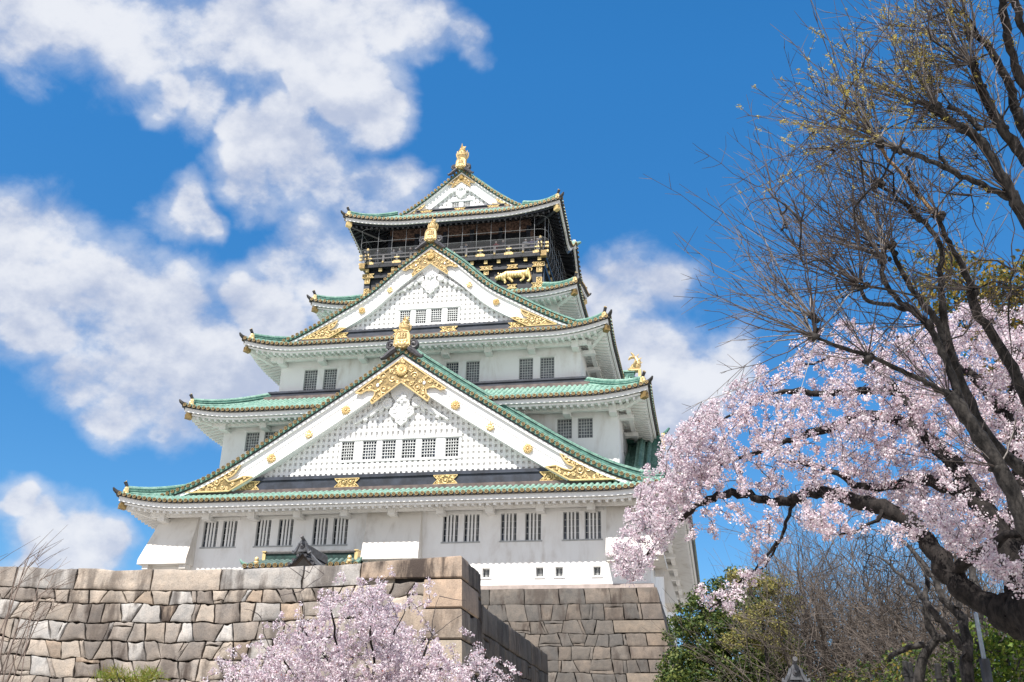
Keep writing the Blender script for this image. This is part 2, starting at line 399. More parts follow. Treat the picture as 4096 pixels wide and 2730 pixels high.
def roof(hw, yf, yb, ihw, iyf, iyb, ze, zt, up, Lu, ov, black=False, bumpv=0., sslope=.2, sp=.37, label=None):
    cy = (yf+yb)/2; LX = 2*hw; LY = yb-yf; rx = hw-ihw; ry = iyf-yf
    sides = [(0, yf, 1, 0, 0, 1, LX, ry, rx), (hw, cy, 0, 1, -1, 0, LY, rx, ry), (0, yb, -1, 0, 0, -1, LX, iyb and yb-iyb, rx), (-hw, cy, 0, -1, 1, 0, LY, rx, ry)]
    g = lambda u, L: max(0., 1-(L/2-abs(u))/Lu)**2
    def bump(u, si):
        if not bumpv or si not in (1, 3): return 0.
        a = abs(u); return bumpv*(.5+.5*math.cos(math.pi*min(a, 2.9)/2.9))-.38*math.exp(-((a-3.9)/1.2)**2)
    R = MB(); E = MB(); RF = MB()
    for si, (mx, my, ux, uy, nx, ny, L, run, orun) in enumerate(sides):
        Z = lambda u, t: ze+.12+(zt-ze-.12)*(.82*t+.18*t*t)+up*g(u, L)*(1-t)**1.4+bump(u, si)*(1-t)**.8
        W = lambda u, o, z: (mx+ux*u+nx*o, my+uy*u+ny*o, z)
        ss = np.linspace(-1, 1, 57); ts = np.linspace(0, 1, 6)
        R.grid(lambda s, t: W(s*(L/2-t*orun), t*run, Z(s*(L/2-t*orun), t)), ss, ts, 0)
        R.grid(lambda s, t: W(s*L/2, 0, Z(s*L/2, 0)-.17*t), ss, [0, 1], 1, flip=True)
        R.grid(lambda s, t: W(s*(L/2-.3*t), .3*t, Z(s*L/2, 0)-.17), ss, [0, 1], 1, flip=True)
        n = int(L/sp)
        for i in range(n):
            u = (i+.5-n/2)*sp; d = L/2-abs(u); tm = min(1., d/orun-.01)
            tt = np.linspace(0, tm, 5)
            pts = [W(u, t*run-(.06 if t == 0 else 0), Z(u, t)-.02) for t in tt]
            R.half(pts, .14, (ux, uy, 0), 5, 2)
            e = W(u, -.09, Z(u, 0)-.005); R.disc(e, (-nx, -ny, .05), .125, 3, 4, n=10)
        # fascia boards and soffit
        se = lambda u, o: ze+up*g(u, L)*max(0., 1-o/run)**1.2+bump(u, si)*max(0, 1-o/run)
        us = np.linspace(-1, 1, 57)
        for o0, o1, a, b, mi in ((.16, .30, -.04, -.34, 0), (.34, .48, -.345, -.50, 1)):
            hh = lambda s, o: s*(L/2-o)
            E.grid(lambda s, k: W(hh(s, o0), o0, se(hh(s, o0), 0)+(a, b)[k]), us, [0, 1], mi, flip=True)
            E.grid(lambda s, k: W(hh(s, (o0, o1)[k]), (o0, o1)[k], se(hh(s, o0), 0)+b), us, [0, 1], mi, flip=True)
        so = lambda u, o: se(u, o)-.46+sslope*(o-.45)
        E.grid(lambda s, o: W(s*(L/2-o), o, so(s*(L/2-o), o)), us, np.linspace(.40, ov+.3, 5), 2, flip=True)
        n = int((L-1.4)/.46)
        for i in range(n):
            u = (i+.5-n/2)*.46; o1 = min(ov+.1, L/2-abs(u)-.15)
            if o1 < .7: continue
            for oa, ob in ((.42, (.42+o1)/2), ((.42+o1)/2, o1)):
                RF.bar(W(u, oa, so(u, oa)-.085), W(u, ob, so(u, ob)-.085), .16, .168)
    bm = BLACK if black else TRIM
    ro = R.build('roof', [GREEN, DARKT, GREEN, TILEG, BROWNC], KEEP, smooth=40, label=label)
    E.build('eave_board', [WHITE if not black else TRIM, TRIM if not black else BLACK, bm], ro); RF.build('eave_underside', bm, ro)
    for sx, sy in ((-1, 0), (1, 0), (1, 1), (-1, 1)):
        c0 = np.array([sx*hw, yf if sy == 0 else yb]); c1 = np.array([sx*ihw, iyf if sy == 0 else iyb])
        L = LX; zz = lambda t: ze+.12+(zt-ze-.12)*(.82*t+.18*t*t)+up*(1-t)**2*max(0, 1-t*rx/Lu)**1.
        pt = lambda t, dz: np.array([*(c0+(c1-c0)*t), zz(t)+dz])
        H = MB(); ts = np.linspace(.10, 1, 9)
        for a, b in zip(ts, ts[1:]): H.bar(pt(a, .16), pt(b, .16), .34, .36, 1); H.bar(pt(a, .22), pt(b, .22), .40, .05, 0)
        H.tube([pt(t, .40) for t in ts], .15, 8, 0); H.tube([pt(t, .02)+np.array([-sx*.28, 0, .02]) for t in ts], .10, 6, 0)
        d = (c0-c1)/np.linalg.norm(c0-c1); d3 = np.array([d[0], d[1], 0])
        H.tube([pt(.05, -.02), pt(0, .05), pt(0, .16)+d3*.16, pt(0, .30)+d3*.26], [.15, .14, .11, .05], 7, 2)
        H.build('hip_ridge', [GREEN, GRDK, DARKT], ro, smooth=40)
        O = MB(); b = pt(.095, .16); s3 = np.array([-d[1], d[0], 0]); q = lambda a, h, o=0.: b+(s3*a+np.array([0, 0, h])+d3*o)*.82
        O.hexa([q(-.30,-.3,-.1), q(.30,-.3,-.1), q(.30,-.3,.1), q(-.30,-.3,.1)], [q(-.2,.30,-.1), q(.2,.30,-.1), q(.2,.30,.1), q(-.2,.30,.1)], 0)
        O.ell(q(0, .22), (.16, .16, .16), 0); O.ell(q(-.27, -.2, .08), (.1, .1, .1), 0); O.ell(q(.27, -.2, .08), (.1, .1, .1), 0); O.ell(q(0, 0, .13), (.11, .11, .16), 0)
        O.tube([q(0, .28, -.25), q(0, .42, .0), q(0, .78, .22)], [.10, .11, .12], 8, 1); O.disc(q(0, .79, .23), d3+np.array([0, 0, .8]), .12, 0, 2, n=8)
        O.build('corner_ornament', [GOLD, OLDTILE, BROWNC], ro, smooth=40)
        Q = MB(); ce = np.array([*(c0-d*.75), ze+up*.82-.62]); ci = np.array([*(c0-d*(ov*1.25)), ze-.46+.05])
        Q.bar(ci, ce, .24, .30, 1); e2 = ce+d3*.42+np.array([0, 0, .05]); Q.bar(ce-d3*.02, e2, .36, .40, 0); Q.disc(e2+d3*.03, d3, .13, 0, 2, n=8)
        Q.build('rafter_cap', [TILEG if not black else GOLDP, bm, BROWNC], ro)
    return ro

# --- walls
W1 = []
for s in (-1, 1):
    for a, b in ((3.17, 4.17), (4.54, 5.54), (6.92, 7.94), (8.48, 9.49), (10.87, 11.88), (12.22, 13.24)):
        W1.append((min(s*a, s*b), max(s*a, s*b), 15.56, 17.30))
WS = [(5.86, 6.30, 13.31, 13.86), (9.21, 9.65, 13.31, 13.87), (10.42, 10.86, 13.31, 13.87), (12.74, 13.17, 13.32, 13.87), (-6.3,-5.86,13.31,13.86), (-9.65,-9.21,13.31,13.86)]
wall(16.2, 0, 37, 12.8, 18.4, W1+WS, WALLP)
for i, h in enumerate(W1): window(*h, 0, 3, 4, 'thick', GLASSB if i % 3 else GLASSD)
for h in WS: window(*h, .06, 4, 1, 'lattice', GLASSD, bt=.022)
tr = MB()
for a, b in ((3.17, 5.54), (6.92, 9.49), (10.87, 13.24)):
    for s in (-1, 1):
        x0, x1 = min(s*a, s*b), max(s*a, s*b)
        tr.box(x0-.16, x1+.16, -.10, -.003, 17.33, 17.50); tr.box(x0-.08, x1+.08, -.05, -.003, 15.47, 15.55, 1)
for a, b, c, d in WS:
    tr.box(a-.13, b+.13, -.06, -.003, d+.0, d+.16); tr.box(a-.13, a-.01, -.05, -.003, c-.1, d-.003); tr.box(b+.01, b+.13, -.05, -.003, c-.1, d-.003); tr.box(a-.0, b+.0, -.05, -.003, c-.1, c-.003)
for (hwx, y0, zb) in ((16.2, 0, 17.42), (14.2, 2.8, 24.62), (11.4, 5, 30.42)):
    tr.box(-hwx-.55, hwx+.55, y0-.85, y0-.55, zb+.02, zb+.35)
    n = int(round(2*hwx/3.1))
    for i in range(n+1):
        x = -hwx+.3+i*(2*hwx-.6)/n; tr.box(x-.24, x+.24, y0-.98, y0-.002, zb-.24, zb+.03); tr.box(x-.24, x+.24, y0-.98, y0-.852, zb+.03, zb+.33)
    tr.box(hwx+.55, hwx+.85, y0-.55, 37-y0+.55, zb+.02, zb+.35)
    for i in range(9):
        y = y0+.6+i*(37-2*y0-1.2)/8; tr.box(hwx+.002, hwx+.98, y-.24, y+.24, zb-.24, zb+.03)
tr.build('wall_trim', [TRIM, FRAME], KEEP)
MB_ = MB(); MB_.box(-16.35, 16.35, -.14, 37, 12.55, 12.8); MB_.build('mortar_bed', MORTAR, KEEP)
def drop_box(xt0, xt1, xb0, xb1, label=None):
    m = MB()
    T = [(xt0, -.005), (xt1, -.005)]; 
    m.add([(xt0,-.005,17.9),(xt1,-.005,17.9),(xb1,-1.08,14.62),(xb0,-1.08,14.62),(xb0,-1.10,14.30),(xb1,-1.10,14.30),(xb1,-.005,14.30),(xb0,-.005,14.30),(xt0,-.004,14.6),(xt1,-.004,14.6)],
          [(0,3,2,1),(3,4,5,2),(4,7,6,5),(0,7,4,3),(1,2,5,6)])
    m.box(xb0+.05, xb0+.45, -.95, -.3, 14.0, 14.296); m.box(xb1-.45, xb1-.05, -.95, -.3, 14.0, 14.296)
    m.box(xb0-.03, xb1+.03, -1.14, -1.095, 14.34, 14.58)
    return m.build('drop_box', DIRTP, KEEP, label=label)
drop_box(-1.85, 1.75, -1.75, 1.95)
for s in (-1, 1):
    xi = 13.6*s; m = MB()
    top = [(xi,-.005,17.9),(16.2*s,-.005,17.9),(16.2*s,3.9,17.9)]
    def cb(z, f): return [(xi,-f,z),((16.2+f*.75)*s,-f,z),((16.2+f*.75)*s,3.9,z),(16.21*s,3.9,z),(16.21*s,-.005,z),(xi,-.005,z)]
    A, Bq = cb(14.62, 1.08), cb(14.30, 1.10)
    vs = top+A+Bq; fs = [(0,3,4,1),(1,4,5,2),(3,9,10,4),(4,10,11,5),(9,14,13,12,11,10),(0,8,14,9,3),(2,5,11,12)]
    m.add(vs, fs if s > 0 else [q[::-1] for q in fs])
    m.box(min(xi+.05*s, xi+.5*s), max(xi+.05*s, xi+.5*s), -.95, -.3, 14.0, 14.296); m.box(min(16.3*s, 16.7*s), max(16.3*s, 16.7*s), -.95, -.3, 14.0, 14.296)
    m.box(min(16.25*s, 16.8*s), max(16.25*s, 16.8*s), 3.2, 3.7, 13.9, 14.296)
    m.build('drop_box', DIRTP, KEEP)
    m = MB(); m.add([(16.2*s,16.4,17.9),(16.2*s,20.6,17.9),(17.1*s,20.7,14.6),(17.1*s,16.3,14.6),(17.12*s,16.3,14.3),(17.12*s,20.7,14.3),(16.2*s,20.7,14.3),(16.2*s,16.3,14.3)],
        [(0,3,2,1),(3,4,5,2),(4,7,6,5),(0,7,4,3),(1,2,5,6)]); m.build('drop_box', DIRTP, KEEP)
W2 = []
for s in (-1, 1):
    for a, b in ((10.05, 11.06), (11.45, 12.47)): W2.append((min(s*a, s*b), max(s*a, s*b), 23.0, 24.42))
wall(14.2, 2.8, 34.2, 19.5, 25.4, W2, WALLP)
for h in W2: window(*h, 2.8, 5, 6, 'lattice', BLIND)
W3 = []
for s in (-1, 1):
    for a, b in ((1.45, 2.42), (2.97, 4.0), (6.92, 7.95), (8.46, 9.5)): W3.append((min(s*a, s*b), max(s*a, s*b), 28.22, 29.95))
wall(11.4, 5, 32, 26.5, 31.3, W3, WALLP)
for i, h in enumerate(W3): window(*h, 5, 5, 8, 'lattice', GLASSB if i == 4 else BLIND)
tr = MB()
for hs, y in ((W2, 2.8), (W3, 5)):
    for a, b in zip(hs[::2], hs[1::2]):
        x0, x1 = min(a[0], b[0]), max(a[1], b[1]); tr.box(x0-.12, x1+.12, y-.05, y-.003, a[3]+.03, a[3]+.14)
tr.build('wall_trim', TRIM, KEEP)
for x, ys, z0, z1 in ((14.2, (6.2, 8.0), 23.0, 24.42), (11.4, (8.0, 9.8), 28.22, 29.95)):
    for y in ys:
        m = MB(); m.box(x-.02, x+.05, y, y+1.0, z0, z1, 0); m.box(x+.05, x+.055, y+.06, y+.94, z0+.06, z1-.06, 1)
        for i in range(1, 5): m.box(x+.058, x+.09, y+i*.2-.02, y+i*.2+.02, z0+.06, z1-.06, 0)
        m.build('window', [FRAME, BLIND], KEEP)
wall(9.0, 9.8, 27.2, 33, 36.9, [], WALLP)
# ridge bands where a roof meets the storey above
b = MB()
b.box(-11.9, 11.9, 4.45, 4.99, 27.55, 28.05, 0); b.box(-11.95, 11.95, 4.38, 4.45, 27.93, 28.07, 0); b.box(11.41, 11.9, 5.0, 32.2, 27.55, 28.05, 0); b.box(-11.9, -11.41, 5.0, 32.2, 27.55, 28.05, 0)
b.box(-12.2, 12.2, 4.1, 4.44, 27.2, 27.56, 1); b.box(-14.6, 14.6, 2.5, 2.79, 20.2, 20.7, 0)
b.build('ridge_band', [NAVY, COPB], KEEP)

# --- five main roofs
roof(18.6, -2.35, 39.35, 14.3, 2.7, 34.3, 18.0, 20.5, .68, 5.0, 2.35, label='lowest and widest green roof')
roof(16.5, .5, 36.5, 11.5, 4.9, 32.1, 25.2, 27.75, .62, 4.5, 2.3)
roof(13.77, 2.7, 34.3, 9.1, 9.7, 27.3, 31.02, 34.6, .78, 4.5, 2.3)
roof(10.95, 7.7, 29.3, 7.7, 10.8, 26.2, 36.62, 38.45, .58, 4.0, 2.05)
roof(9.38, 9.2, 27.8, 5.65, 12.25, 24.75, 44.93, 47.15, .88, 6.0, 3.2, black=True, bumpv=1.5, sslope=.56, label='topmost green roof with black underside and swept corners')

# --- gables
def hermite(pts):
    xs = np.array([p[0] for p in pts]); zs = np.array([p[1] for p in pts]); h = np.diff(xs); dl = np.diff(zs)/h
    m = np.zeros(len(xs)); m[0], m[-1] = dl[0]*1.06, dl[-1]*.85; m[1:-1] = (dl[1:]+dl[:-1])/2
    gx = np.linspace(0, xs[-1], 200); gz = []
    for x in gx:
        i = min(np.searchsorted(xs, x, 'right')-1, len(h)-1); i = max(i, 0); t = (x-xs[i])/h[i]
        gz.append((2*t**3-3*t*t+1)*zs[i]+(t**3-2*t*t+t)*h[i]*m[i]+(-2*t**3+3*t*t)*zs[i+1]+(t**3-t*t)*h[i]*m[i+1])
    gz = np.array(gz); sl = (gz[-1]-gz[-2])/(gx[-1]-gx[-2])
    return lambda x: float(np.interp(abs(x), gx, gz)) if abs(x) <= xs[-1] else float(gz[-1]+sl*(abs(x)-xs[-1]))
def strip(mb, xs, lo, hi, y0, y1, mi=0, floor=None):
    run = []
    def flush():
        if len(run) < 2: run.clear(); return
        vs = []
        for x, a, c in run: vs += [(x,y0,a),(x,y1,a),(x,y1,c),(x,y0,c)]
        fs = []
        for i in range(len(run)-1):
            o = 4*i; fs += [(o+0,o+3,o+7,o+4)[::-1],(o+0,o+4,o+5,o+1)[::-1],(o+3,o+2,o+6,o+7)[::-1],(o+1,o+5,o+6,o+2)[::-1]]
        k = 4*(len(run)-1); fs += [(0,1,2,3),(k+3,k+2,k+1,k)]
        mb.add(vs, fs, mi); run.clear()
    for x in xs:
        a, c = lo(x), hi(x)
        if floor is not None: a = max(a, floor); c = max(c, floor)
        if c-a < .012: flush(); continue
        run.append((x, a, c))
    flush()
def inpoly(x, z, poly):
    ins = False; n = len(poly)
    for i in range(n):
        x1, z1 = poly[i]; x2, z2 = poly[(i+1) % n]
        if (z1 > z) != (z2 > z) and x < (x2-x1)*(z-z1)/(z2-z1)+x1: ins = not ins
    return ins
def edged(x, z, poly):
    best = 9e9; n = len(poly)
    for i in range(n):
        a = np.array(poly[i]); b = np.array(poly[(i+1) % n]); p = np.array((x, z)); d = b-a
        t = min(1, max(0, float((p-a)@d/(d@d+1e-12)))); best = min(best, float(np.linalg.norm(p-a-d*t)))
    return best
def filigree(mb, poly, y, k=1., holes=(), rim=.055, seed=1):  # gilt fretwork: dark ground, raised rim, scrolls
    rg = random.Random(seed); mb.prism(poly, y, y+.05, 1)
    n = len(poly); pp = [(x, y-.02, z) for x, z in poly]
    for i in range(n): mb.tube([pp[i], pp[(i+1) % n]], rim*k, 6, 0)
    xs = [p[0] for p in poly]; zs = [p[1] for p in poly]; placed = [(hx, hz, hr) for hx, hz, hr in holes]
    for R in (.30, .24, .19, .15, .11, .085, .06):
        R *= k
        for _ in range(90):
            x = rg.uniform(min(xs), max(xs)); z = rg.uniform(min(zs), max(zs))
            if not inpoly(x, z, poly) or edged(x, z, poly) < R*.85 or any(math.hypot(x-a, z-c) < (R+r)*.93 for a, c, r in placed): continue
            placed.append((x, z, R)); s = rg.choice((-1, 1)); a0 = rg.uniform(0, 6.28)
            mb.tube([(q, y-.02, w) for q, w in spiral(x, z, R*.92, 1.35, a0, s)], [.04*k]+[.036*k]*100 if False else .034*k, 5, 0)
            mb.ell((x, y-.03, z), (R*.3, .04, R*.3), 0, 6, 4)
            for q in range(2):
                a = a0+rg.uniform(.5, 5.5); mb.ell((x+R*.9*math.cos(a), y-.03, z+R*.9*math.sin(a)), (.05*k, .035, .05*k), 0, 6, 4)
def chrys(mb, x, y, z, r, mi=0, n=12):   # sixteen-petal style flower medal
    for i in range(n):
        a = 2*math.pi*i/n; c, s = math.cos(a), math.sin(a); ro = np.array([[c, 0, -s], [0, 1, 0], [s, 0, c]])
        mb.ell((x+c*r*.58, y-.05, z+s*r*.58), (r*.44, .07, r*.15), mi, 8, 4, ro)
    mb.tube([(x, y+.02, z), (x, y-.05, z)], r*.9, 20, mi); mb.ell((x, y-.09, z), (r*.2, .06, r*.2), mi, 8, 4)
def paul(mb, x, y, z, r, mi=0):          # leaf-and-flower medal
    for a, l, w in ((-90, .62, .34), (-30, .62, .32), (-150, .62, .32), (60, .75, .16), (90, .85, .16), (120, .75, .16), (15, .7, .2), (165, .7, .2)):
        a = rad(a); c, s = math.cos(a), math.sin(a); ro = np.array([[c, 0, -s], [0, 1, 0], [s, 0, c]])
        mb.ell((x+c*r*l*.75, y-.05, z+s*r*l*.75), (r*l*.6, .07, r*w), mi, 8, 4, ro)
    mb.ell((x, y-.06, z), (r*.45, .08, r*.42), mi, 8, 5)
def fishmesh(mb, base, fwd, h, mi=0):    # gilded dolphin-fish: head down, body curling up to a forked tail
    k = h/1.62; fwd = np.array(fwd, float); fwd /= np.linalg.norm(fwd); sd = np.array([-fwd[1], fwd[0], 0]); up = np.array([0, 0, 1.]); base = np.array(base, float)
    q = lambda a, z, s=0.: base+(fwd*a+sd*s+up*z)*k
    path = [(.42,.10),(.25,.12),(.02,.22),(-.18,.42),(-.27,.68),(-.22,.94),(-.08,1.14),(.08,1.24)]
    pts = np.array([q(a, z) for a, z in path]); rr = np.array([.15,.27,.33,.33,.28,.20,.13,.08])*k
    mb.tube(pts, rr, 12, mi)
    for i in range(1, 7):                # scale rings
        mb.tube([pts[i]*.7+pts[i+1]*.3, pts[i]*.55+pts[i+1]*.45], [rr[i]*1.08, rr[i+1]*.95+.02*k], 12, mi)
    def fin(a, b, c, w=.07):             # curved blade from a over b to c
        mb.tube([a, (a+b)/2, b, (b+c)/2, c], [w*k*1.2, w*k*1.3, w*k*1.1, w*k*.7, w*k*.15], 6, mi)
    for s in (-.10, 0, .10):
        fin(q(.03,1.18,s*.5), q(.10,1.40,s), q(.30,1.62,s*1.6), .075); fin(q(.05,1.2,s*.5), q(.32,1.18,s), q(.52,.98,s*1.4), .075)
    for i in range(6): 
        a = pts[i+1]+(pts[i+1]-q(.35,.75))*.0; n = (np.array(path[i+1])-np.array((.35,.75))); n /= np.linalg.norm(n)
        p = q(path[i+1][0]+n[0]*.27, path[i+1][1]+n[1]*.27); fin(p-(fwd*n[0]+up*n[1])*.1*k, p, q(path[i+1][0]+n[0]*.40, path[i+1][1]+n[1]*.40+.08), .05)
    for s in (-1, 1):
        fin(q(.05,.28,.28*s), q(-.02,.5,.44*s), q(-.12,.78,.50*s), .075); fin(q(-.1,.5,.26*s), q(-.15,.72,.38*s), q(-.2,.92,.40*s), .055)
        mb.ell(q(.32,.22,.16*s), (.06*k,.06*k,.06*k), mi, 8, 5); fin(q(.25,.3,.12*s), q(.2,.44,.2*s), q(.1,.52,.24*s), .04)
        fin(q(.4,.12,.1*s), q(.52,.1,.16*s), q(.58,.2,.2*s), .03)
    mb.ell(q(.40,.02), (.22*k,.22*k,.10*k), mi, 10, 5); mb.box(*(base[0]+np.array((-.32,.32))*k), *(base[1]+np.array((-.32,.32))*k), base[2]-.10*k, base[2]+.03*k, mi)

def gable(pts, k, yf, yl, yb, zb0, zb1, win=None, plates=(), corner=None, meds=(), xf=None, vk=None, pk=None, rich=True, xr=None, fishh=1.4, label=None, sp=.37, side_end=1.0, oni=True):
    pr = hermite(pts); xe = pts[-1][0]; ap = pts[0][1]; xs = [xe*i/45 for i in range(-45, 46)]
    out = []
    def done(mb, name, mats, parent, smooth=None, lab=None):
        if xf: mb.v = [xf(*v) for v in mb.v]
        return mb.build(name, mats, parent, smooth, lab)
    # roof slab, verge rolls with gilt ends, rolls down the slopes, stepped descending ridges
    m = MB(); strip(m, xs, lambda x: pr(x)-.14*k-.06, pr, yf+.04, yb, 2)
    strip(m, xs, lambda x: pr(x)-.30*k, lambda x: pr(x)-.14*k-.061, yf+.10, yf+.9, 1)
    L = 0; last = (0, pr(0)); acc = [(0, 0, pr(0))]
    for i in range(1, 1200):
        x = xe*i/1200; z = pr(x); L += math.hypot(x-last[0], z-last[1]); last = (x, z)
        if L-acc[-1][0] >= sp: acc.append((L, x, z))
    for s in (-1, 1):
        for L_, x, z in acc:
            if x == 0 and s < 0: continue
            dz = pr(x+.05)-pr(max(0, x-.05)); dx = .1 if x > .05 else .05+x; tl = math.hypot(dx, dz); sd = (dx/tl*s, 0, dz/tl)
            m.half([(x*s, yf-.05, z+.0), (x*s, yf+1.1*k, z+.0)], .12, (s*dx/tl, 0, dz/tl), 5, 2)
            m.disc((x*s, yf-.06, z+.0), (0, -1, 0), .12, 3, 4, n=10)
        y = yf+2.5*k+.2
        while y < yb-.1:
            m.half([(s*x, y, pr(x)) for x in np.linspace(.25, xe, 14)], .12, (0, 1, 0), 4, 2); y += .38
        sx = [s*xe*(.025+.945*i/40) for i in range(41)]
        if s < 0: sx = sx[::-1]
        for y0, h, w in ((yf+1.12*k, .34*k, .32), (yf+1.75*k, .92*k, .46)):
            strip(m, sx, lambda x: pr(x)-.05, lambda x: pr(x)+h, y0, y0+w, 5)
            for f in (.35, .68): strip(m, sx, lambda x: pr(x)+h*f, lambda x: pr(x)+h*f+.035, y0-.035, y0-.003, 0)
            strip(m, sx, lambda x: pr(x)+h, lambda x: pr(x)+h+.06, y0-.06, y0+w+.06, 0)
            m.tube([(x, y0+w/2, pr(x)+h+.1) for x in sx], .13, 8, 2)
            e = sx[-1] if s > 0 else sx[0]; m.ell((e, y0+w/2, pr(e)+h*.5), (.22, .25, .3*k), 2, 8, 5)
    m.box(-.32, .32, yf+.5, yb, ap+.02, ap+.62*k, 5); m.box(-.38, .38, yf+.45, yb, ap+.62*k, ap+.70*k, 0); m.tube([(0, yf+.4, ap+.78*k), (0, yb, ap+.78*k)], .17, 8, 0)
    go = done(m, 'gable', [GREEN, DARKT, MIDG, TILEG, BROWNC, GRDK], KEEP, 40, label)
    # bargeboards
    m = MB()
    strip(m, xs, lambda x: pr(x)-.50*k, lambda x: pr(x)-.30*k-.002, yf+.14, yl+.2, 0)
    strip(m, xs, lambda x: pr(x)-1.06*k, lambda x: pr(x)-.50*k-.002, yf+.30, yl+.1, 0, zb0-.1)
    strip(m, xs, lambda x: pr(x)-1.12*k, lambda x: pr(x)-1.06*k-.002, yf+.36, yl+.1, 1, zb0-.1)
    strip(m, xs, lambda x: pr(x)-1.82*k, lambda x: pr(x)-1.12*k-.002, yf+.33, yl+.1, 0, zb0-.1)
    strip(m, xs, lambda x: pr(x)-1.96*k, lambda x: pr(x)-1.82*k-.002, yf+.24, yl+.1, 0, zb0-.1)
    done(m, 'bargeboard', [WHITE, TRIM], go)
    # lattice
    inner = lambda x: pr(x)-1.8*k
    xin = max(x for x in np.linspace(0, xe, 400) if inner(x) > zb1+.02)
    m = MB(); m.prism([(-xin, zb1)]+[(xin, zb1)]+[(x, inner(x)) for x in np.linspace(xin*.98, -xin*.98, 41)], yl+.12, yl+.2, 1)
    wr = None
    if win: wr = (win[0][0]-.14, win[-1][1]+.14, win[0][2]-.12, win[0][3]+.16)
    n = int(xin/.37)
    for i in range(-n, n+1):
        x = i*.37; top = min(inner(x-.09), inner(x+.09))
        segs = [(zb1, top)]
        if wr and wr[0]-.05 < x < wr[1]+.05: segs = [(zb1, wr[2]), (wr[3], top)]
        for a, c in segs:
            if c-a > .05: m.box(x-.095, x+.095, yl-.05, yl+.118, a, c, 0)
    z = zb1+.24
    while z < ap-1.9*k:
        xx = max([x for x in np.linspace(0, xe, 300) if inner(x) > z+.12] or [0])
        segs = [(-xx, xx)]
        if wr and wr[2]-.12 < z < wr[3]+.12: segs = [(-xx, wr[0]), (wr[1], xx)]
        for a, c in segs:
            if c-a > .1: m.box(a, c, yl-.012, yl+.117, z, z+.20, 0)
        z += .40
    lo = done(m, 'lattice_panel', [WHITE, TRIM], go)
    if win:
        m = MB(); ex = [wr[0]]+[v for w in win for v in (w[0], w[1])]+[wr[1]]
        for a, c in zip(ex[::2], ex[1::2]): m.box(a, c, yl-.09, yl+.119, wr[2], wr[3], 0)
        for w in win:
            m.box(w[0], w[1], yl-.09, yl+.119, w[3], wr[3], 0); m.box(w[0], w[1], yl-.09, yl+.119, wr[2], w[2], 0)
        m.box(wr[0]-.04, wr[1]+.04, yl-.15, yl-.092, wr[3]-.11, wr[3]+.02, 0)
        done(m, 'window_surround', [WHITE], go)
        for i, w in enumerate(win):
            nx = 5 if w[1]-w[0] > .75 else 3
            window(w[0], w[1], w[2], w[3], yl-.16, nx, 6 if nx == 5 else 4, 'lattice', GLASSD if i in (0, len(win)-1) else GLASSB, go, bt=.045)
    # sill beam with plates
    m = MB(); xb = max(x for x in np.linspace(0, xe, 400) if pr(x)-1.1*k > zb0); h = zb1-zb0
    m.box(-xb, xb, yl-.36, yl+.1, zb0, zb0+h*.74, 0); m.box(-xb*.97, xb*.97, yl-.44, yl+.1, zb0+h*.74+.002, zb1, 0)
    m.box(-xb-1.2*k, xb+1.2*k, yl-.52, yl+.1, zb0-.28*k, zb0-.003, 1)
    done(m, 'sill_beam', [NAVY, COPB], go)
    if plates:
        for j, (px, pw) in enumerate(plates):
            m = MB(); z0, z1 = zb0+.01, zb0+h*.70; c = (z0+z1)/2; a, d = px-pw/2, px+pw/2
            filigree(m, [(a, z0), (d, z0), (d-.16*k, z0+(c-z0)*.6), (d-.32*k, c), (d-.16*k, z1-(c-z0)*.6), (d, z1), (a, z1), (a+.16*k, z1-(c-z0)*.6), (a+.32*k, c), (a+.16*k, z0+(c-z0)*.6)], yl-.40, .8*k, rim=.04, seed=j+3)
            done(m, 'beam_plate', [GOLDP, GOLDD], go, 40)
    if not rich: return go
    # gilt apex fitting, carved pendant, medals, foot fittings
    K0 = k; k = vk or K0; ap += .56*(k-K0)
    m = MB(); R = [(0,-.56),(3.13,-2.92),(2.75,-3.0),(2.45,-2.8),(2.0,-2.78),(1.75,-2.9),(1.8,-3.2),(2.05,-3.5),(1.93,-3.77)]
    poly = [(0, ap-2.3*k)]+[(x*k, ap+z*k) for x, z in R[::-1]]+[(-x*k, ap+z*k) for x, z in R[1:]]
    filigree(m, poly, yf+.17, k, [(0, ap-1.45*k, .46*k), (1.62*k, ap-2.45*k, .14*k), (-1.62*k, ap-2.45*k, .14*k)], seed=5)
    chrys(m, 0, yf+.13, ap-1.45*k, .45*k, 2, 16)
    for s in (-1, 1): m.ell((s*1.62*k, yf+.15, ap-2.45*k), (.10*k, .05, .15*k), 3, 8, 5)
    done(m, 'apex_fitting', [GOLD, GOLDD, GOLDP, WHITE], go, 40)
    ap -= .56*(k-K0); k = pk or K0
    m = MB(); y = yl-.28
    Rr = [(0,-5.2),(.18,-5.02),(.38,-4.9),(.42,-4.65),(.62,-4.55),(.86,-4.3),(.80,-4.0),(.62,-3.85),(.46,-3.72),(.52,-3.4),(.75,-3.1),(.86,-2.7)]
    poly = [(x*k, ap+z*k) for x, z in Rr]+[(0, ap-2.0*k)]+[(-x*k, ap+z*k) for x, z in Rr[::-1][:-1]]
    m.prism(poly, y, y+.30, 0)
    ins = [(x*.88*k, ap+(z*.92-.34)*k) for x, z in Rr[:10]]+[(-x*.88*k, ap+(z*.92-.34)*k) for x, z in Rr[:10][::-1][:-1]]
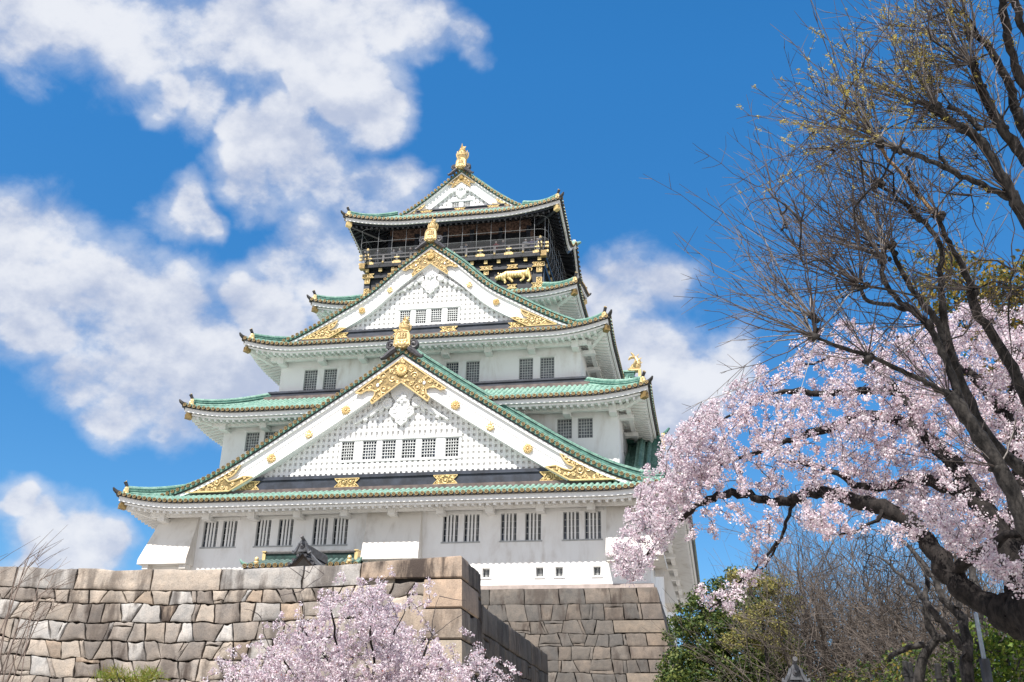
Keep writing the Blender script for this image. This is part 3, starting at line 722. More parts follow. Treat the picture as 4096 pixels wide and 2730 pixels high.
    for s in (-1, 1):
        for cx, cz, r, a0 in ((.50,-4.18,.22,.5), (.22,-4.72,.17,.8), (.40,-3.72,.15,-1.5)):
            m.tube([(s*q*k, y-.02, ap+w*k) for q, w in spiral(cx, cz, r, 1.2, a0, 1)], .045*k, 6, 0)
        m.tube([(s*q*k, y+.02, ap+w*k) for q, w in spiral(1.02, -3.6, .36, 1.6, 2.6, -1)], .10*k, 7, 0); m.tube([(s*1.02*k, y+.2, ap-3.6*k), (s*1.02*k, y, ap-3.6*k)], .34*k, 16, 0)
        for q, (a, c, l, w, an) in enumerate(((1.5,-3.75,.42,.20,-48),(1.85,-3.98,.42,.17,-35),(1.42,-4.0,.3,.13,-60),(2.2,-4.22,.42,.15,-34),(2.0,-4.3,.28,.10,-40),(2.55,-4.48,.34,.13,-32),(2.9,-4.68,.30,.10,-30),(2.5,-4.66,.15,.13,0),(3.15,-4.84,.14,.09,-20))):
            t = rad(an); co, si = math.cos(t), math.sin(t); ro = np.array([[co, 0, -si], [0, 1, 0], [si, 0, co]])
            if s < 0: ro = np.array([[co, 0, si], [0, 1, 0], [-si, 0, co]])
            m.ell((s*a*k, y+.12, ap+c*k), (l*k, .14, w*k), 0, 10, 6, ro)
    m.ell((0, y-.06, ap-3.32*k), (.14*k, .14, .14*k), 0)
    for i in range(6):
        a = rad(90+60*i); co, si = math.cos(a), math.sin(a); ro = np.array([[co, 0, -si], [0, 1, 0], [si, 0, co]]); m.ell((co*.24*k, y-.05, ap+(-3.32+.24*si)*k), (.19*k, .10, .12*k), 0, 8, 5, ro)
    done(m, 'carved_pendant', [WHITE], go, 35)
    k = K0
    for x, dz, r, kind in meds:
        m = MB()
        (chrys if kind == 'c' else paul)(m, x, yf+.27, dz, r, 0); done(m, 'medal', [GOLD], go, 40)
    if corner:
        for s in (-1, 1):
            m = MB(); filigree(m, [(s*x, z) for x, z in corner], yf+.20, k, [(s*(corner[1][0]*.62+corner[2][0]*.0+corner[3][0]*.38), corner[1][1]*.45+corner[3][1]*.55-.05, .0001)], seed=9)
            done(m, 'foot_fitting', [GOLD, GOLDD], go, 40)
    return go
def ridge_ornament(x, y, z, k, fishh, fwd=(0, 1, 0), xf=None, label=None):
    m = MB()
    for s in (-1, 1):
        m.tube([(x+s*q*k, y, z+w*k) for q, w in spiral(.80, .12, .36, 1.7, 3.4, -1)], .11*k, 7, 0); m.tube([(x+s*.8*k, y+.25, z+.12*k), (x+s*.8*k, y+.02, z+.12*k)], .33*k, 14, 0)
        m.tube([(x+s*.45*k, y, z-.12*k), (x+s*.85*k, y, z-.42*k), (x+s*1.2*k, y, z-.72*k), (x+s*1.42*k, y, z-.80*k), (x+s*1.5*k, y, z-.66*k)], [.2*k,.22*k,.17*k,.12*k,.07*k], 7, 0)
        m.tube([(x+s*.5*k, y-.08, z+.02*k), (x+s*.9*k, y-.08, z-.32*k), (x+s*1.2*k, y-.08, z-.6*k)], [.1*k,.08*k,.04*k], 6, 0)
    if xf: m.v = [xf(*v) for v in m.v]
    o = m.build('ridge_end_tile', [OLDTILE], KEEP, 40)
    m = MB(); pl = [(-.60,.02),(-.48,-.06),(-.3,-.0),(-.12,-.08),(.12,-.08),(.3,0),(.48,-.06),(.60,.02),(.54,.22),(.50,.8),(.40,1.08),(.22,1.16),(-.22,1.16),(-.40,1.08),(-.50,.8),(-.54,.22)]
    pl = [(x+a*k, z+c*k) for a, c in pl]; m.prism(pl, y-.16, y+.3, 0)
    wp = [(x+a*k, z+c*k) for a, c in ((-.33,.52),(.33,.52),(.31,.85),(.2,1.0),(-.2,1.0),(-.31,.85))]; m.prism(wp, y-.168, y-.158, 1)
    for a in (-.2, 0, .2):
        m.tube([(x+a*k*.7, y-.18, z+.55*k), (x+a*k, y-.18, z+.95*k)], .022*k, 5, 0)
        for c in (.62, .74, .86):
            for s in (-1, 1): m.tube([(x+a*k*.9, y-.18, z+c*k), (x+(a+s*.09)*k, y-.18, z+(c+.08)*k)], .02*k, 5, 0)
    for a, c, l, w, an in ((0,.15,.2,.13,90),(.2,.2,.22,.12,50),(-.2,.2,.22,.12,130),(.38,.12,.16,.1,20),(-.38,.12,.16,.1,160),(0,.36,.2,.1,0),(.26,.40,.15,.08,20),(-.26,.40,.15,.08,160)):
        t = rad(an); co, si = math.cos(t), math.sin(t); ro = np.array([[co, 0, -si], [0, 1, 0], [si, 0, co]]); m.ell((x+a*k, y-.17, z+c*k), (l*k, .08, w*k), 0, 8, 5, ro)
    for s in (-1, 1): m.tube([(x+s*.56*k, y-.17, z+.02*k), (x+s*.50*k, y-.17, z+.8*k), (x+s*.38*k, y-.17, z+1.08*k), (x, y-.17, z+1.15*k)], .045*k, 6, 0)
    if xf: m.v = [xf(*v) for v in m.v]
    m.build('crest_plaque', [GOLD, GOLDD], o, 40)
    m = MB(); fishmesh(m, (x, y+.42, z+1.14*k), fwd, fishh, 0)
    if xf: m.v = [xf(*v) for v in m.v]
    return m.build('gold_fish', [GOLD], KEEP, 50, label)

G1 = [(0,28.55),(2.6,26.72),(6.43,24.17),(11.6,20.87),(13.8,19.72),(16.3,18.85)]
gable(G1, 1.0, -.95, 0.0, 5.0, 19.2, 20.05,
      win=[(-4.06,-3.16,21.12,22.44),(-2.58,-1.6,21.12,22.44),(-1.24,-.27,21.12,22.44),(.12,1.10,21.12,22.44),(1.46,2.46,21.12,22.44),(3.08,4.02,21.12,22.44)],
      plates=[(-3.35,1.68),(3.3,1.60),(10.4,1.9),(-10.4,1.9)],
      corner=[(9.86,20.02),(11.43,19.1),(14.55,19.08),(10.80,20.86),(11.05,20.42),(11.3,20.15),(11.75,19.95),(11.5,19.72),(11.0,19.86),(10.5,20.08)],
      meds=[(3.8,24.45,.34,'c'),(-3.75,24.45,.34,'c'),(6.2,22.82,.34,'p'),(-6.2,22.82,.34,'p'),(8.7,21.28,.34,'c'),(-8.7,21.28,.34,'c')], label='largest white lattice gable, lowest of the front three')
ridge_ornament(0, -1.05, 28.72, 1.0, 1.42)
G3 = [(0,39.68),(2.2,37.95),(4.5,35.87),(6.9,34.38),(9.2,33.05),(11.2,32.12)]
gable(G3, .86, 4.25, 4.95, 11.0, 32.18, 32.80,
      win=[(-2.3,-1.44,33.16,34.32),(-1.07,-.22,33.16,34.32),(.12,.99,33.16,34.32),(1.39,2.24,33.16,34.32)],
      plates=[(-1.95,1.35),(1.65,1.35),(6.9,1.5),(-6.9,1.5)],
      corner=[(6.35,32.98),(7.62,32.24),(9.75,32.24),(7.05,33.62),(7.2,33.3),(7.4,33.05),(7.75,32.9),(7.5,32.75),(7.15,32.85),(6.8,33.02)],
      meds=[(3.09,35.93,.28,'p'),(-3.09,35.93,.28,'p'),(5.2,34.38,.28,'c'),(-5.2,34.38,.28,'c')], vk=.70, pk=.80, label='middle white lattice gable of the front')
ridge_ornament(0, 4.15, 39.78, .82, 1.36)
G5 = [(0,51.40),(1.4,50.2),(2.9,48.92),(4.2,47.95),(5.6,47.15)]
gable(G5, .72, 12.15, 12.65, 24.7, 47.25, 47.60, win=[(-.82,-.16,47.68,48.32),(.2,.87,47.68,48.32)], plates=[(0,1.0),(3.0,1.1),(-3.0,1.1)],
      corner=[(2.85,47.75),(3.75,47.28),(4.75,47.28),(3.2,48.18),(3.35,47.95),(3.5,47.8),(3.75,47.7),(3.5,47.62)], vk=.42, pk=.54, label='small white gable of the top roof')
ridge_ornament(0, 12.0, 51.45, .78, 1.85)
m = MB(); m.prism([(-5.4,47.1),(5.4,47.1),(0,51.2)], 24.6, 24.75); m.build('gable_wall', WHITE, KEEP)
xfR = lambda cx, cy: (lambda x, y, z: (cx-y, cy+x, z))
gable([(0,33.25),(3,31.0),(7,28.2),(9.5,26.7)], .8, 0, .7, 5, 26.3, 26.9, xf=xfR(14.75, 18.5), rich=False, label='gable on the right-hand side roof')
m = MB(); fishmesh(m, (14.3, 18.5, 33.98), (-1, 0, 0), 1.65); m.build('gold_fish', [GOLD], KEEP, 50, 'gold fish on the right-hand side gable')
m = MB(); m.prism([(-.3,33.1),(.3,33.1),(.34,34.0),(-.34,34.0)], -.1, .15); m.v = [xfR(14.75,18.5)(*v) for v in m.v]; m.build('ridge_plaque', [GOLDP], KEEP)
gable([(0,24.55),(2,23.0),(4.3,21.2),(5.6,20.5)], .7, 0, .6, 4, 20.3, 20.7, xf=xfR(16.75, 9.6), rich=False, label='low dark green gable at the right-hand side')
m = MB(); m.box(15.9, 16.72, 9.3, 9.9, 24.3, 25.1, 0); m.box(16.72, 16.95, 9.2, 10.0, 24.1, 25.25, 1); m.tube([(16.8,9.6,25.2),(17.05,9.6,25.45),(17.3,9.6,25.75)], [.14,.12,.08], 8, 0); m.build('ridge_plaque', [GRDK, GOLDP], KEEP)
# little ridge of the curved gable on the top storey's right side
m = MB(); m.tube([(6.2,18.5,47.2),(8.6,18.5,46.75),(9.5,18.5,46.6),(9.8,18.5,46.75)], [.2,.2,.18,.1], 8, 0); m.box(9.1,9.35,18.1,18.9,46.3,46.8,1); m.build('ridge_cap', [GREEN, TRIM], KEEP, 40)

# --- black top storey
b = MB()
b.box(-7.5, 7.5, 11.0, 26, 38.2, 41.0, 0); b.box(-7.75, 7.75, 10.78, 26.2, 40.42, 40.84, 0); b.box(-7.7, 7.7, 10.80, 26.2, 38.5, 38.95, 0)
b.box(-7.85, 7.85, 10.42, 26.6, 41.26, 41.55, 0); b.box(-7.5, 7.5, 10.99, 26, 41.0, 41.259, 0); b.box(-6.1, 6.1, 12.5, 24.5, 41.14, 44.75, 0); b.box(-6.2, 6.2, 12.4, 24.6, 44.752, 45.9, 1)
for x in (-7.33, -2.9, 2.9, 7.33): b.box(x-.2, x+.2, 10.86, 11.0, 38.96, 40.42, 2)
for x in (-6.1, -3.7, -1.2, 1.2, 3.7, 6.1): b.box(x-.16, x+.16, 12.2, 12.39, 41.14, 45.2, 2)
b.box(-6.2, 6.2, 12.25, 12.39, 43.0, 43.3, 2)
for sx in (-1, 1): b.box(min(sx*7.5, sx*7.68), max(sx*7.5, sx*7.68), 11.0, 11.45, 38.96, 40.42, 2)
b.build('wall', [BLACK, BROWNW, NAVY], KEEP, label='black lacquered top storey wall')
for i, x in enumerate((-7.36, -6.2, -5.1, -4.0, -2.87, -1.7, -.6, .6, 1.7, 2.87, 3.96, 5.11, 6.2, 7.36)):
    m = MB(); m.box(x-.10, x+.10, 10.7, 10.98, 40.97, 41.2, 1); m.box(x-.14, x+.14, 10.58, 10.75, 40.95, 41.22, 0); m.disc((x, 10.575, 41.08), (0,-1,0), .09, 0, 2, n=8); m.build('beam_end', [GOLDP, BLACK, BROWNC], KEEP)
for i in range(12):
    y = 12+i*1.25; m = MB(); m.box(7.5, 7.8, y-.13, y+.13, 40.95, 41.22, 0); m.build('beam_end', [GOLDP], KEEP)
for s in (-1, 1):
    m = MB(); m.box(min(s*7.5, s*7.98), max(s*7.5, s*7.98), 10.28, 10.75, 41.18, 41.66, 0); m.disc((s*7.75, 10.27, 41.42), (0,-1,0), .16, 0, 1, n=10); m.build('corner_fitting', [TILEG, BROWNC], KEEP)
def bow(x0, x1, z0, z1, y, ends, seed):
    m = MB(); c = (z0+z1)/2; n = min(.2, (x1-x0)*.25)
    L = [(x0, z1), (x0+n, c), (x0, z0)] if 'l' in ends else [(x0, z1), (x0, z0)]
    R = [(x1, z0), (x1-n, c), (x1, z1)] if 'r' in ends else [(x1, z0), (x1, z1)]
    filigree(m, L+R, y, .55, rim=.05, seed=seed); m.build('gilt_fitting', [GOLD, GOLDD], KEEP, 40)
for s in (-1, 1):
    f = lambda a, b: (min(s*a, s*b), max(s*a, s*b))
    bow(*f(6.75, 7.75), 40.44, 40.80, 10.72, 'l' if s > 0 else 'r', 1); bow(*f(2.35, 3.45), 40.42, 40.74, 10.72, 'lr', 2); bow(*f(4.65, 5.55), 40.40, 40.72, 10.72, 'lr', 3)
    bow(*f(7.12, 7.54), 39.95, 40.40, 10.80, '', 4); bow(*f(2.72, 3.08), 40.0, 40.40, 10.80, '', 4); bow(*f(7.12, 7.54), 38.95, 39.45, 10.80, '', 5); bow(*f(6.7, 7.72), 38.52, 38.93, 10.72, 'l' if s > 0 else 'r', 6); bow(*f(4.7, 5.5), 38.55, 38.9, 10.72, 'lr', 7)
# balcony railing
r = MB(); yy, hw = 10.6, 7.42
for z, w, ex in ((41.72, .13, .55), (42.16, .11, .62), (42.50, .12, .72)):
    r.box(-hw-ex, hw+ex, yy-w/2, yy+w/2, z-w/2, z+w/2, 0)
    for s in (-1, 1): r.box(s*hw-w/2, s*hw+w/2, yy-ex, 26.4, z-w/2-.004, z+w/2-.004, 0)
for i in range(-6, 7):
    x = i*1.2; r.box(x-.09, x+.09, yy-.065, yy+.065, 41.59, 42.44, 0)
    if i % 2: r.ell((x, yy-.10, 41.74), (.10, .10, .12), 1)
    else:
        r.box(x-.38, x+.38, yy-.10, yy-.068, 41.52, 41.78, 1); r.box(x-.26, x+.26, yy-.10, yy-.068, 41.78, 41.88, 1); r.box(x-.22, x+.22, yy-.08, yy-.058, 42.12, 42.22, 1)
for s in (-1, 1):
    for i in range(14): r.box(s*hw-.065, s*hw+.065, 11.2+i*1.2, 11.38+i*1.2, 41.59, 42.44, 0)
    r.tube([(s*hw, yy, 41.54), (s*hw, yy, 42.94)], .13, 8, 2); r.ell((s*hw, yy, 43.04), (.14, .14, .17), 1)
    for z in (41.72, 42.16, 42.50): r.box(s*hw-.17, s*hw+.17, yy-.17, yy+.17, z-.10, z+.10, 1); r.box(min(s*(hw+.45), s*(hw+.7)), max(s*(hw+.45), s*(hw+.7)), yy-.09, yy+.09, z-.08, z+.08, 1)
r.build('railing', [RAILM, GOLDP, BLACK], KEEP)
# bird net on curved steel wires
def netprof(t):            # 0 top .. 1 bottom: outward offset and height
    if t < .55: return 0., 44.72-(44.72-42.6)*t/.55
    a = (t-.55)/.45*math.pi/2; return -.55*(1-math.cos(a)), 42.6-1.2*math.sin(a)
n = MB(); HX, Y0, Y1 = 8.08, 9.95, 27.05
TT = np.linspace(0, 1, 15)
def net_ring(t, k=6):
    o, z = netprof(t); hx, y0, y1 = HX+o, Y0-o, Y1+o; r = .7; pts = []
    for cx, cy, a0 in ((hx-r, y0+r, -90), (hx-r, y1-r, 0), (-hx+r, y1-r, 90), (-hx+r, y0+r, 180)):
        for i in range(k+1): a = rad(a0+90*i/k); pts.append((cx+r*math.cos(a), cy+r*math.sin(a), z))
    return pts+[pts[0]]
for t in (0, .325, .515, 1): n.tube(net_ring(t), .014, 5, 0)
for i in range(-6, 8):
    x = (i-.5)*1.215+.30+.05
    if abs(x) < 7.5: n.tube([(x, Y0-netprof(t)[0], netprof(t)[1]) for t in TT], .014, 5, 0)
for i in range(15):
    y = 10.7+i*1.12
    for s in (-1, 1): n.tube([(s*(HX+netprof(t)[0]), y, netprof(t)[1]) for t in TT], .014, 5, 0)
for s in (-1, 1):
    n.tube([(s*(HX-.2+netprof(t)[0]), Y0+.2-netprof(t)[0], netprof(t)[1]) for t in TT], .014, 5, 0)
no = n.build('safety_net', [STEEL], KEEP)
mm, t_, b_ = newmat('net_mesh'); b_.inputs['Base Color'].default_value = (.16, .165, .17, 1); b_.inputs['Roughness'].default_value = .7
mx = t_.a('ShaderNodeMixShader', ins={0: .15, 1: t_.a('ShaderNodeBsdfTransparent').outputs[0], 2: b_.outputs[0]}); t_.l.new(mx.outputs[0], t_.n['Material Output'].inputs[0])
q = MB(); rings = [net_ring(t) for t in TT[7:]]
for a, c in zip(rings, rings[1:]):
    for i in range(len(a)-1): q.add([a[i], a[i+1], c[i+1], c[i]], [(0,1,2,3)])
q.build('net_mesh', [mm], no)

# --- gilded tiger relief and visitors: bodies grown with a Skin modifier
def skin(name, joints, edges, mat, sub=2, parent=None):
    me = bpy.data.meshes.new(name); me.from_pydata([j[0] for j in joints], edges, []); o = bpy.data.objects.new(name, me); C.objects.link(o)
    sk = o.modifiers.new('s', 'SKIN'); sv = me.skin_vertices[0].data
    for i, j in enumerate(joints): r = j[1]; sv[i].radius = (r, r) if np.isscalar(r) else r; sv[i].use_root = (i == 0)
    ss = o.modifiers.new('d', 'SUBSURF'); ss.levels = sub; ss.render_levels = sub
    dg = bpy.context.evaluated_depsgraph_get(); me2 = bpy.data.meshes.new_from_object(o.evaluated_get(dg)); me2.name = name
    o.modifiers.clear(); o.data = me2; bpy.data.meshes.remove(me); me2.materials.clear(); me2.materials.append(mat)
    me2.polygons.foreach_set('use_smooth', [True]*len(me2.polygons))
    if parent: adopt(o, parent)
    return o
ty = 10.86
J = [((6.25,ty,39.93),.30),((5.85,ty,39.98),.29),((5.3,ty,39.95),.27),((4.8,ty,39.98),.33),((4.45,ty-.02,39.88),.30),((4.1,ty-.05,39.70),.25),((3.82,ty-.08,39.62),.19),((3.64,ty-.08,39.54),.12),
     ((6.50,ty,39.72),.19),((6.62,ty-.04,39.46),.12),((6.50,ty-.04,39.22),.10),((6.30,ty-.06,39.16),.09),
     ((6.0,ty-.08,39.66),.17),((6.05,ty-.1,39.45),.12),((5.9,ty-.1,39.30),.09),((5.72,ty-.1,39.22),.08),
     ((4.75,ty-.06,39.62),.19),((4.98,ty-.08,39.40),.13),((5.15,ty-.1,39.22),.10),((5.0,ty-.1,39.15),.08),
     ((4.35,ty-.08,39.50),.18),((4.5,ty-.1,39.3),.12),((4.6,ty-.1,39.17),.10),((4.42,ty-.1,39.12),.08),
     ((6.42,ty,40.2),.10),((6.35,ty,40.40),.065),((6.62,ty,40.44),.06),((6.72,ty,40.28),.06),((6.62,ty,40.1),.055)]
E_ = [(0,1),(1,2),(2,3),(3,4),(4,5),(5,6),(6,7),(0,8),(8,9),(9,10),(10,11),(1,12),(12,13),(13,14),(14,15),(3,16),(16,17),(17,18),(18,19),(4,20),(20,21),(21,22),(22,23),(0,24),(24,25),(25,26),(26,27),(27,28)]
TG = gold('tiger_gold', (1.0, .76, .36), .42, .75)
tigermat, tt, tb = newmat('striped_gold'); co = tt.a('ShaderNodeTexCoord').outputs['Object']
wv = tt.a('ShaderNodeTexWave', wave_type='BANDS', bands_direction='X', ins={'Vector': co, 'Scale': 1.4, 'Distortion': 7., 'Detail': 2.})
tt.l.new(tt.mix(tt.ramp(wv.outputs[0], .72, .92), (.92, .68, .32), (.42, .25, .08)), tb.inputs['Base Color']); tb.inputs['Metallic'].default_value = .3; tb.inputs['Roughness'].default_value = .42
to = skin('tiger_relief', J, E_, tigermat, 2, KEEP)
m = MB()
for s in (-.06, .12): m.ell((4.02+s, ty-.22, 39.93-s*.3), (.07, .05, .09), 0)
m.tube([(4.9,ty-.1,40.2),(4.86,ty-.1,40.32),(4.92,ty-.1,40.42)], [.06,.05,.02], 6, 0) if False else None
m.build('ear', [TG], to, 40)

def person(variant):
    z = 0
    if variant == 0: arms = [((.24,-.02,1.36),.055),((.30,-.12,1.10),.045),((.16,-.30,1.22),.036),((.06,-.36,1.34),.034)]
    else: arms = [((.23,0,1.36),.055),((.29,-.06,1.10),.045),((.24,-.28,1.04),.036),((.20,-.36,1.05),.034)]
    arml = [(((-p[0]), p[1], p[2]), r) for p, r in arms] if variant != 2 else [((-.23,0,1.36),.055),((-.31,-.02,1.1),.045),((-.30,-.06,.88),.036),((-.29,-.09,.78),.034)]
    J = [((0,0,.92),(.17,.12)),((0,0,1.12),(.155,.11)),((0,0,1.34),(.18,.115)),((0,0,1.46),(.065,.065)),((0,-.01,1.56),(.085,.095)),((0,-.01,1.66),(.085,.10)),((0,0,1.73),(.05,.06))]
    i0 = len(J); J += arms; i1 = len(J); J += arml; i2 = len(J)
    J += [((.10,0,.80),.10),((.11,.0,.46),.065),((.11,.03,.07),.045),((.11,-.14,.03),.04),((-.10,0,.80),.10),((-.11,0,.46),.065),((-.11,.03,.07),.045),((-.11,-.14,.03),.04)]
    Ed = [(i, i+1) for i in range(6)]+[(2,i0),(i0,i0+1),(i0+1,i0+2),(i0+2,i0+3),(2,i1),(i1,i1+1),(i1+1,i1+2),(i1+2,i1+3),(0,i2),(i2,i2+1),(i2+1,i2+2),(i2+2,i2+3),(0,i2+4),(i2+4,i2+5),(i2+5,i2+6),(i2+6,i2+7)]
    return J, Ed
def clothes(name, top, legs):
    m, t, b = newmat(name); z = t.a('ShaderNodeSeparateXYZ', ins={0: t.a('ShaderNodeTexCoord').outputs['Object']}).outputs[2]
    c = t.mix(t.math('GREATER_THAN', z, .9), legs, top); c = t.mix(t.math('GREATER_THAN', z, 1.47), c, (.42, .28, .21)); t.l.new(c, b.inputs['Base Color']); b.inputs['Roughness'].default_value = .8; return m
HAIR = simple('hair', (.02, .017, .015), .6); MASK = simple('face_mask', (.8, .82, .84), .7)
PPL = [(-6.55, 'person in a dark jacket with a raised arm, leftmost on the balcony', 0, (.10,.09,.11)), (-5.15, 'person in a pale coat, second from the left on the balcony', 1, (.42,.42,.42)), (-4.6, 'person in a light grey coat, third from the left on the balcony', 1, (.34,.33,.33)),
       (-3.65, 'person in black holding the rail, fourth from the left on the balcony', 2, (.03,.03,.035)), (-3.15, 'person in a brown top, fifth from the left on the balcony', 1, (.16,.11,.09)), (-2.7, 'person in grey with a raised arm, left of the middle gable tip', 0, (.22,.22,.24)),
       (1.15, 'person in a blue-grey jacket facing sideways, right of the middle gable tip', 2, (.16,.2,.27)), (3.75, 'person in a dark red top beside a yellow poster on the balcony', 1, (.25,.05,.06)), (4.35, 'person in dark clothes in front of the yellow poster', 2, (.06,.055,.07)),
       (6.25, 'person in a white shirt, third from the right end of the balcony', 1, (.5,.5,.5)), (6.75, 'person in a lilac jacket near the right end of the balcony', 0, (.33,.28,.42)), (7.25, 'person in pale blue at the right end of the balcony', 2, (.42,.48,.58))]
pm = {}
for i, (x, lab, v, top) in enumerate(PPL):
    J, Ed = person(v); o = skin('person', J, Ed, clothes('clothes', top, (.03,.03,.045)), 1)
    o.location = (x-.14, 11.05, 41.555); o.rotation_euler = (0, 0, rad(90 if i == 6 else rng.uniform(-20, 20))); o.scale = (1, 1, .95+.07*rng.random()); tag(o, lab, 'person', 'visitors on the balcony')
    h = MB(); h.ell((0, .025, 1.69), (.115, .12, .105), 0, 10, 6); h.ell((0, .07, 1.60), (.10, .07, .12), 0, 8, 5)
    f = MB(); f.ell((0, -.105, 1.575), (.065, .03, .05), 0, 8, 5); f.ell((0, -.118, 1.62), (.015, .025, .03), 1, 6, 4); 
    for s in (-1, 1): f.ell((s*.04, -.095, 1.65), (.016, .014, .01), 2, 6, 4); f.ell((s*.105, 0, 1.62), (.018, .03, .04), 1, 6, 4)
    ho = h.build('hair', [HAIR], None, 60); fo = f.build('face', [MASK, SKIN, HAIR], None, 60)
    for c in (ho, fo): c.parent = o
p = MB(); p.box(4.75, 5.7, 12.2, 12.3, 41.7, 42.75, 0); tag(p.build('poster', [simple('yellow_board', (.55,.45,.08), .6)]), 'yellow poster board on the dark balcony wall behind the visitors', 'poster')
p = MB(); p.box(.25, .5, 12.1, 12.18, 43.35, 43.6, 0); tag(p.build('notice_plate', [simple('white_board', (.6,.62,.65), .6)]), 'small white notice plate hanging in the dark balcony opening', 'sign')

# ------------------------------------------------------------------ stone walls
def stones(mb, fm, nrm, u0, u1, bounds, wmean, pal, seed, amp=.10, gap=.032, jit=.17, bulge=.024, chink=.24, stainp=.3, ends=()):
    rg = random.Random(seed); nrm = np.array(nrm, float)
    ph = [(rg.uniform(0, 6), rg.uniform(0, 6), rg.uniform(0, 6)) for _ in bounds]
    wk = [wmean(k)*.93 for k in range(len(bounds)-1)]+[1.]
    def H(k, u):
        b = bounds[k](u) if callable(bounds[k]) else bounds[k]
        if k == 0 or k == len(bounds)-1: return b
        a = amp if k > 1 else amp*.35; w_ = wk[k]; q = (u+500)/w_; i_ = int(q); f_ = min(1, max(0, (q-i_)*2.2-.6)); kn = lambda n: math.sin(n*12.9898+ph[k][0]*78.233)*43758.5453 % 1*2-1
        return b+a*(kn(i_)*(1-f_)+kn(i_+1)*f_)
    def put(pts):
        c = np.mean(pts, axis=0); P0 = []
        for p in pts:
            d = c-p; l = np.linalg.norm(d); P0.append(p+d/l*min(l*.5, gap*(.6+rg.random()*.8))+np.array([rg.uniform(-.012, .012), rg.uniform(-.012, .012)]))
        P1 = [p+(c-p)/np.linalg.norm(c-p)*.05 for p in P0]; P2 = [c+(p-c)*.55 for p in P0]
        n = len(P0); tilt = (rg.uniform(-.02, .02), rg.uniform(-.02, .02)); bl = bulge*(.5+rg.random())
        def T(p, o): return np.array(fm(p[0], p[1]))+nrm*(o+tilt[0]*(p[0]-c[0])+tilt[1]*(p[1]-c[1]))
        vs = [T(p, -.22) for p in P0]+[T(p, 0) for p in P0]+[T(p, bl*.75+rg.uniform(-.008, .008)) for p in P1]+[T(p, bl+rg.uniform(-.004, .004)) for p in P2]+[T(c, bl+.003)]
        fs = []
        for k in range(3): fs += [(k*n+j, k*n+(j+1) % n, (k+1)*n+(j+1) % n, (k+1)*n+j) for j in range(n)]
        fs += [(3*n+j, 3*n+(j+1) % n, 4*n) for j in range(n)]
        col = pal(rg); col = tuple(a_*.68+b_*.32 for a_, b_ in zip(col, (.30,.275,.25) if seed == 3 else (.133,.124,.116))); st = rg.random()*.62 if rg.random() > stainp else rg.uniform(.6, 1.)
        mb.add(vs, fs, 0, (*col, st))
    def poly(ul0, ul1, ur0, ur1, k, f0=0., f1=1.):  # left-top, left-bottom, right-top, right-bottom
        Z = lambda u, f: H(k, u)*(1-f)+H(k+1, u)*f
        L = []
        for t in np.linspace(0, 1, 5)[:-1]: u = ul0+(ur0-ul0)*t; L.append((u, Z(u, f0)+(rg.uniform(-.02, .02) if 0 < t else 0)))
        for t in np.linspace(0, 1, 4)[:-1]: u = ur0+(ur1-ur0)*t; L.append((u+(rg.uniform(-.02, .02) if 0 < t else 0), Z(u, f0+(f1-f0)*t)))
        for t in np.linspace(0, 1, 5)[:-1]: u = ur1+(ul1-ur1)*t; L.append((u, Z(u, f1)+(rg.uniform(-.02, .02) if 0 < t else 0)))
        for t in np.linspace(0, 1, 4)[:-1]: u = ul1+(ul0-ul1)*t; L.append((u+(rg.uniform(-.02, .02) if 0 < t else 0), Z(u, f1+(f0-f1)*t)))
        put([np.array(p) for p in L])
    for k in range(len(bounds)-1):
        a_, b_ = (u0(k) if callable(u0) else u0), (u1(k) if callable(u1) else u1)
        u = a_; wm = wmean(k); cuts = [(a_, a_)]
        while u < b_-.45*wm:
            u += wm*rg.uniform(.68, 1.4)
            if u > b_-.5*wm: break
            j = 0 if k == 0 else rg.uniform(-jit, jit); cuts.append((u-j, u+j))
        cuts.append((b_, b_))
        for (a0, a1), (b0, b1) in zip(cuts, cuts[1:]):
            r = rg.random() if k else 1
            if r < chink*.6 and (b0-a0) > .6:   # thin filler stone above or below
                f = rg.choice((.22, .78)); poly(a0, a0*(1-f)+a1*f, b0, b0*(1-f)+b1*f, k, 0, f); poly(a0*(1-f)+a1*f, a1, b0*(1-f)+b1*f, b1, k, f, 1)
            elif r < chink*1.5 and (b0-a0) > .7: # narrow filler beside
                d = .17; poly(a0, a1, b0-d, b1-d*rg.uniform(.6, 1.2), k); poly(b0-d, b1-d, b0, b1, k)
            else: poly(a0, a1, b0, b1, k)
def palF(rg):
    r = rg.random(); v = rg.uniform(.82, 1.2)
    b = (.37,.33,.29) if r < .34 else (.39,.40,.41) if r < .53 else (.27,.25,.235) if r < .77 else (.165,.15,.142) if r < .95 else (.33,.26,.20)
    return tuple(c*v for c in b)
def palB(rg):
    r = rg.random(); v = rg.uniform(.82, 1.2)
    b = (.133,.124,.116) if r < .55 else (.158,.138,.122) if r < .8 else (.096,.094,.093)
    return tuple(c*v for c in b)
XC, YF = 11.9, -30.0
topF = lambda u: 8.07+.27*min(1.6, ((u-3.2)/8.5)**2)
SW = thing('stone_wall', 'pale granite block wall in the foreground with large capstones and an angled corner', 'wall', (XC, YF, 0))
m = MB(); bd = lambda d: (lambda u: topF(u)-d)
bF = [topF]+[bd(d_) for d_ in (.72, 1.17, 1.80, 2.40, 2.98, 3.60, 4.22, 4.9, 5.6, 6.4, 7.2)]+[0.0]
fF = lambda u, h: (u, YF-.055*(8.2-h), h)
QL = (3.3, 1.15, 2.0, 1.0, 2.2, 1.1, 2.0, 1.1, 2.0, 1.1); QD = (.9, 2.3, 1.0, 2.2, 1.1, 2.4, 1.1, 2.4, 1.1, 2.4)
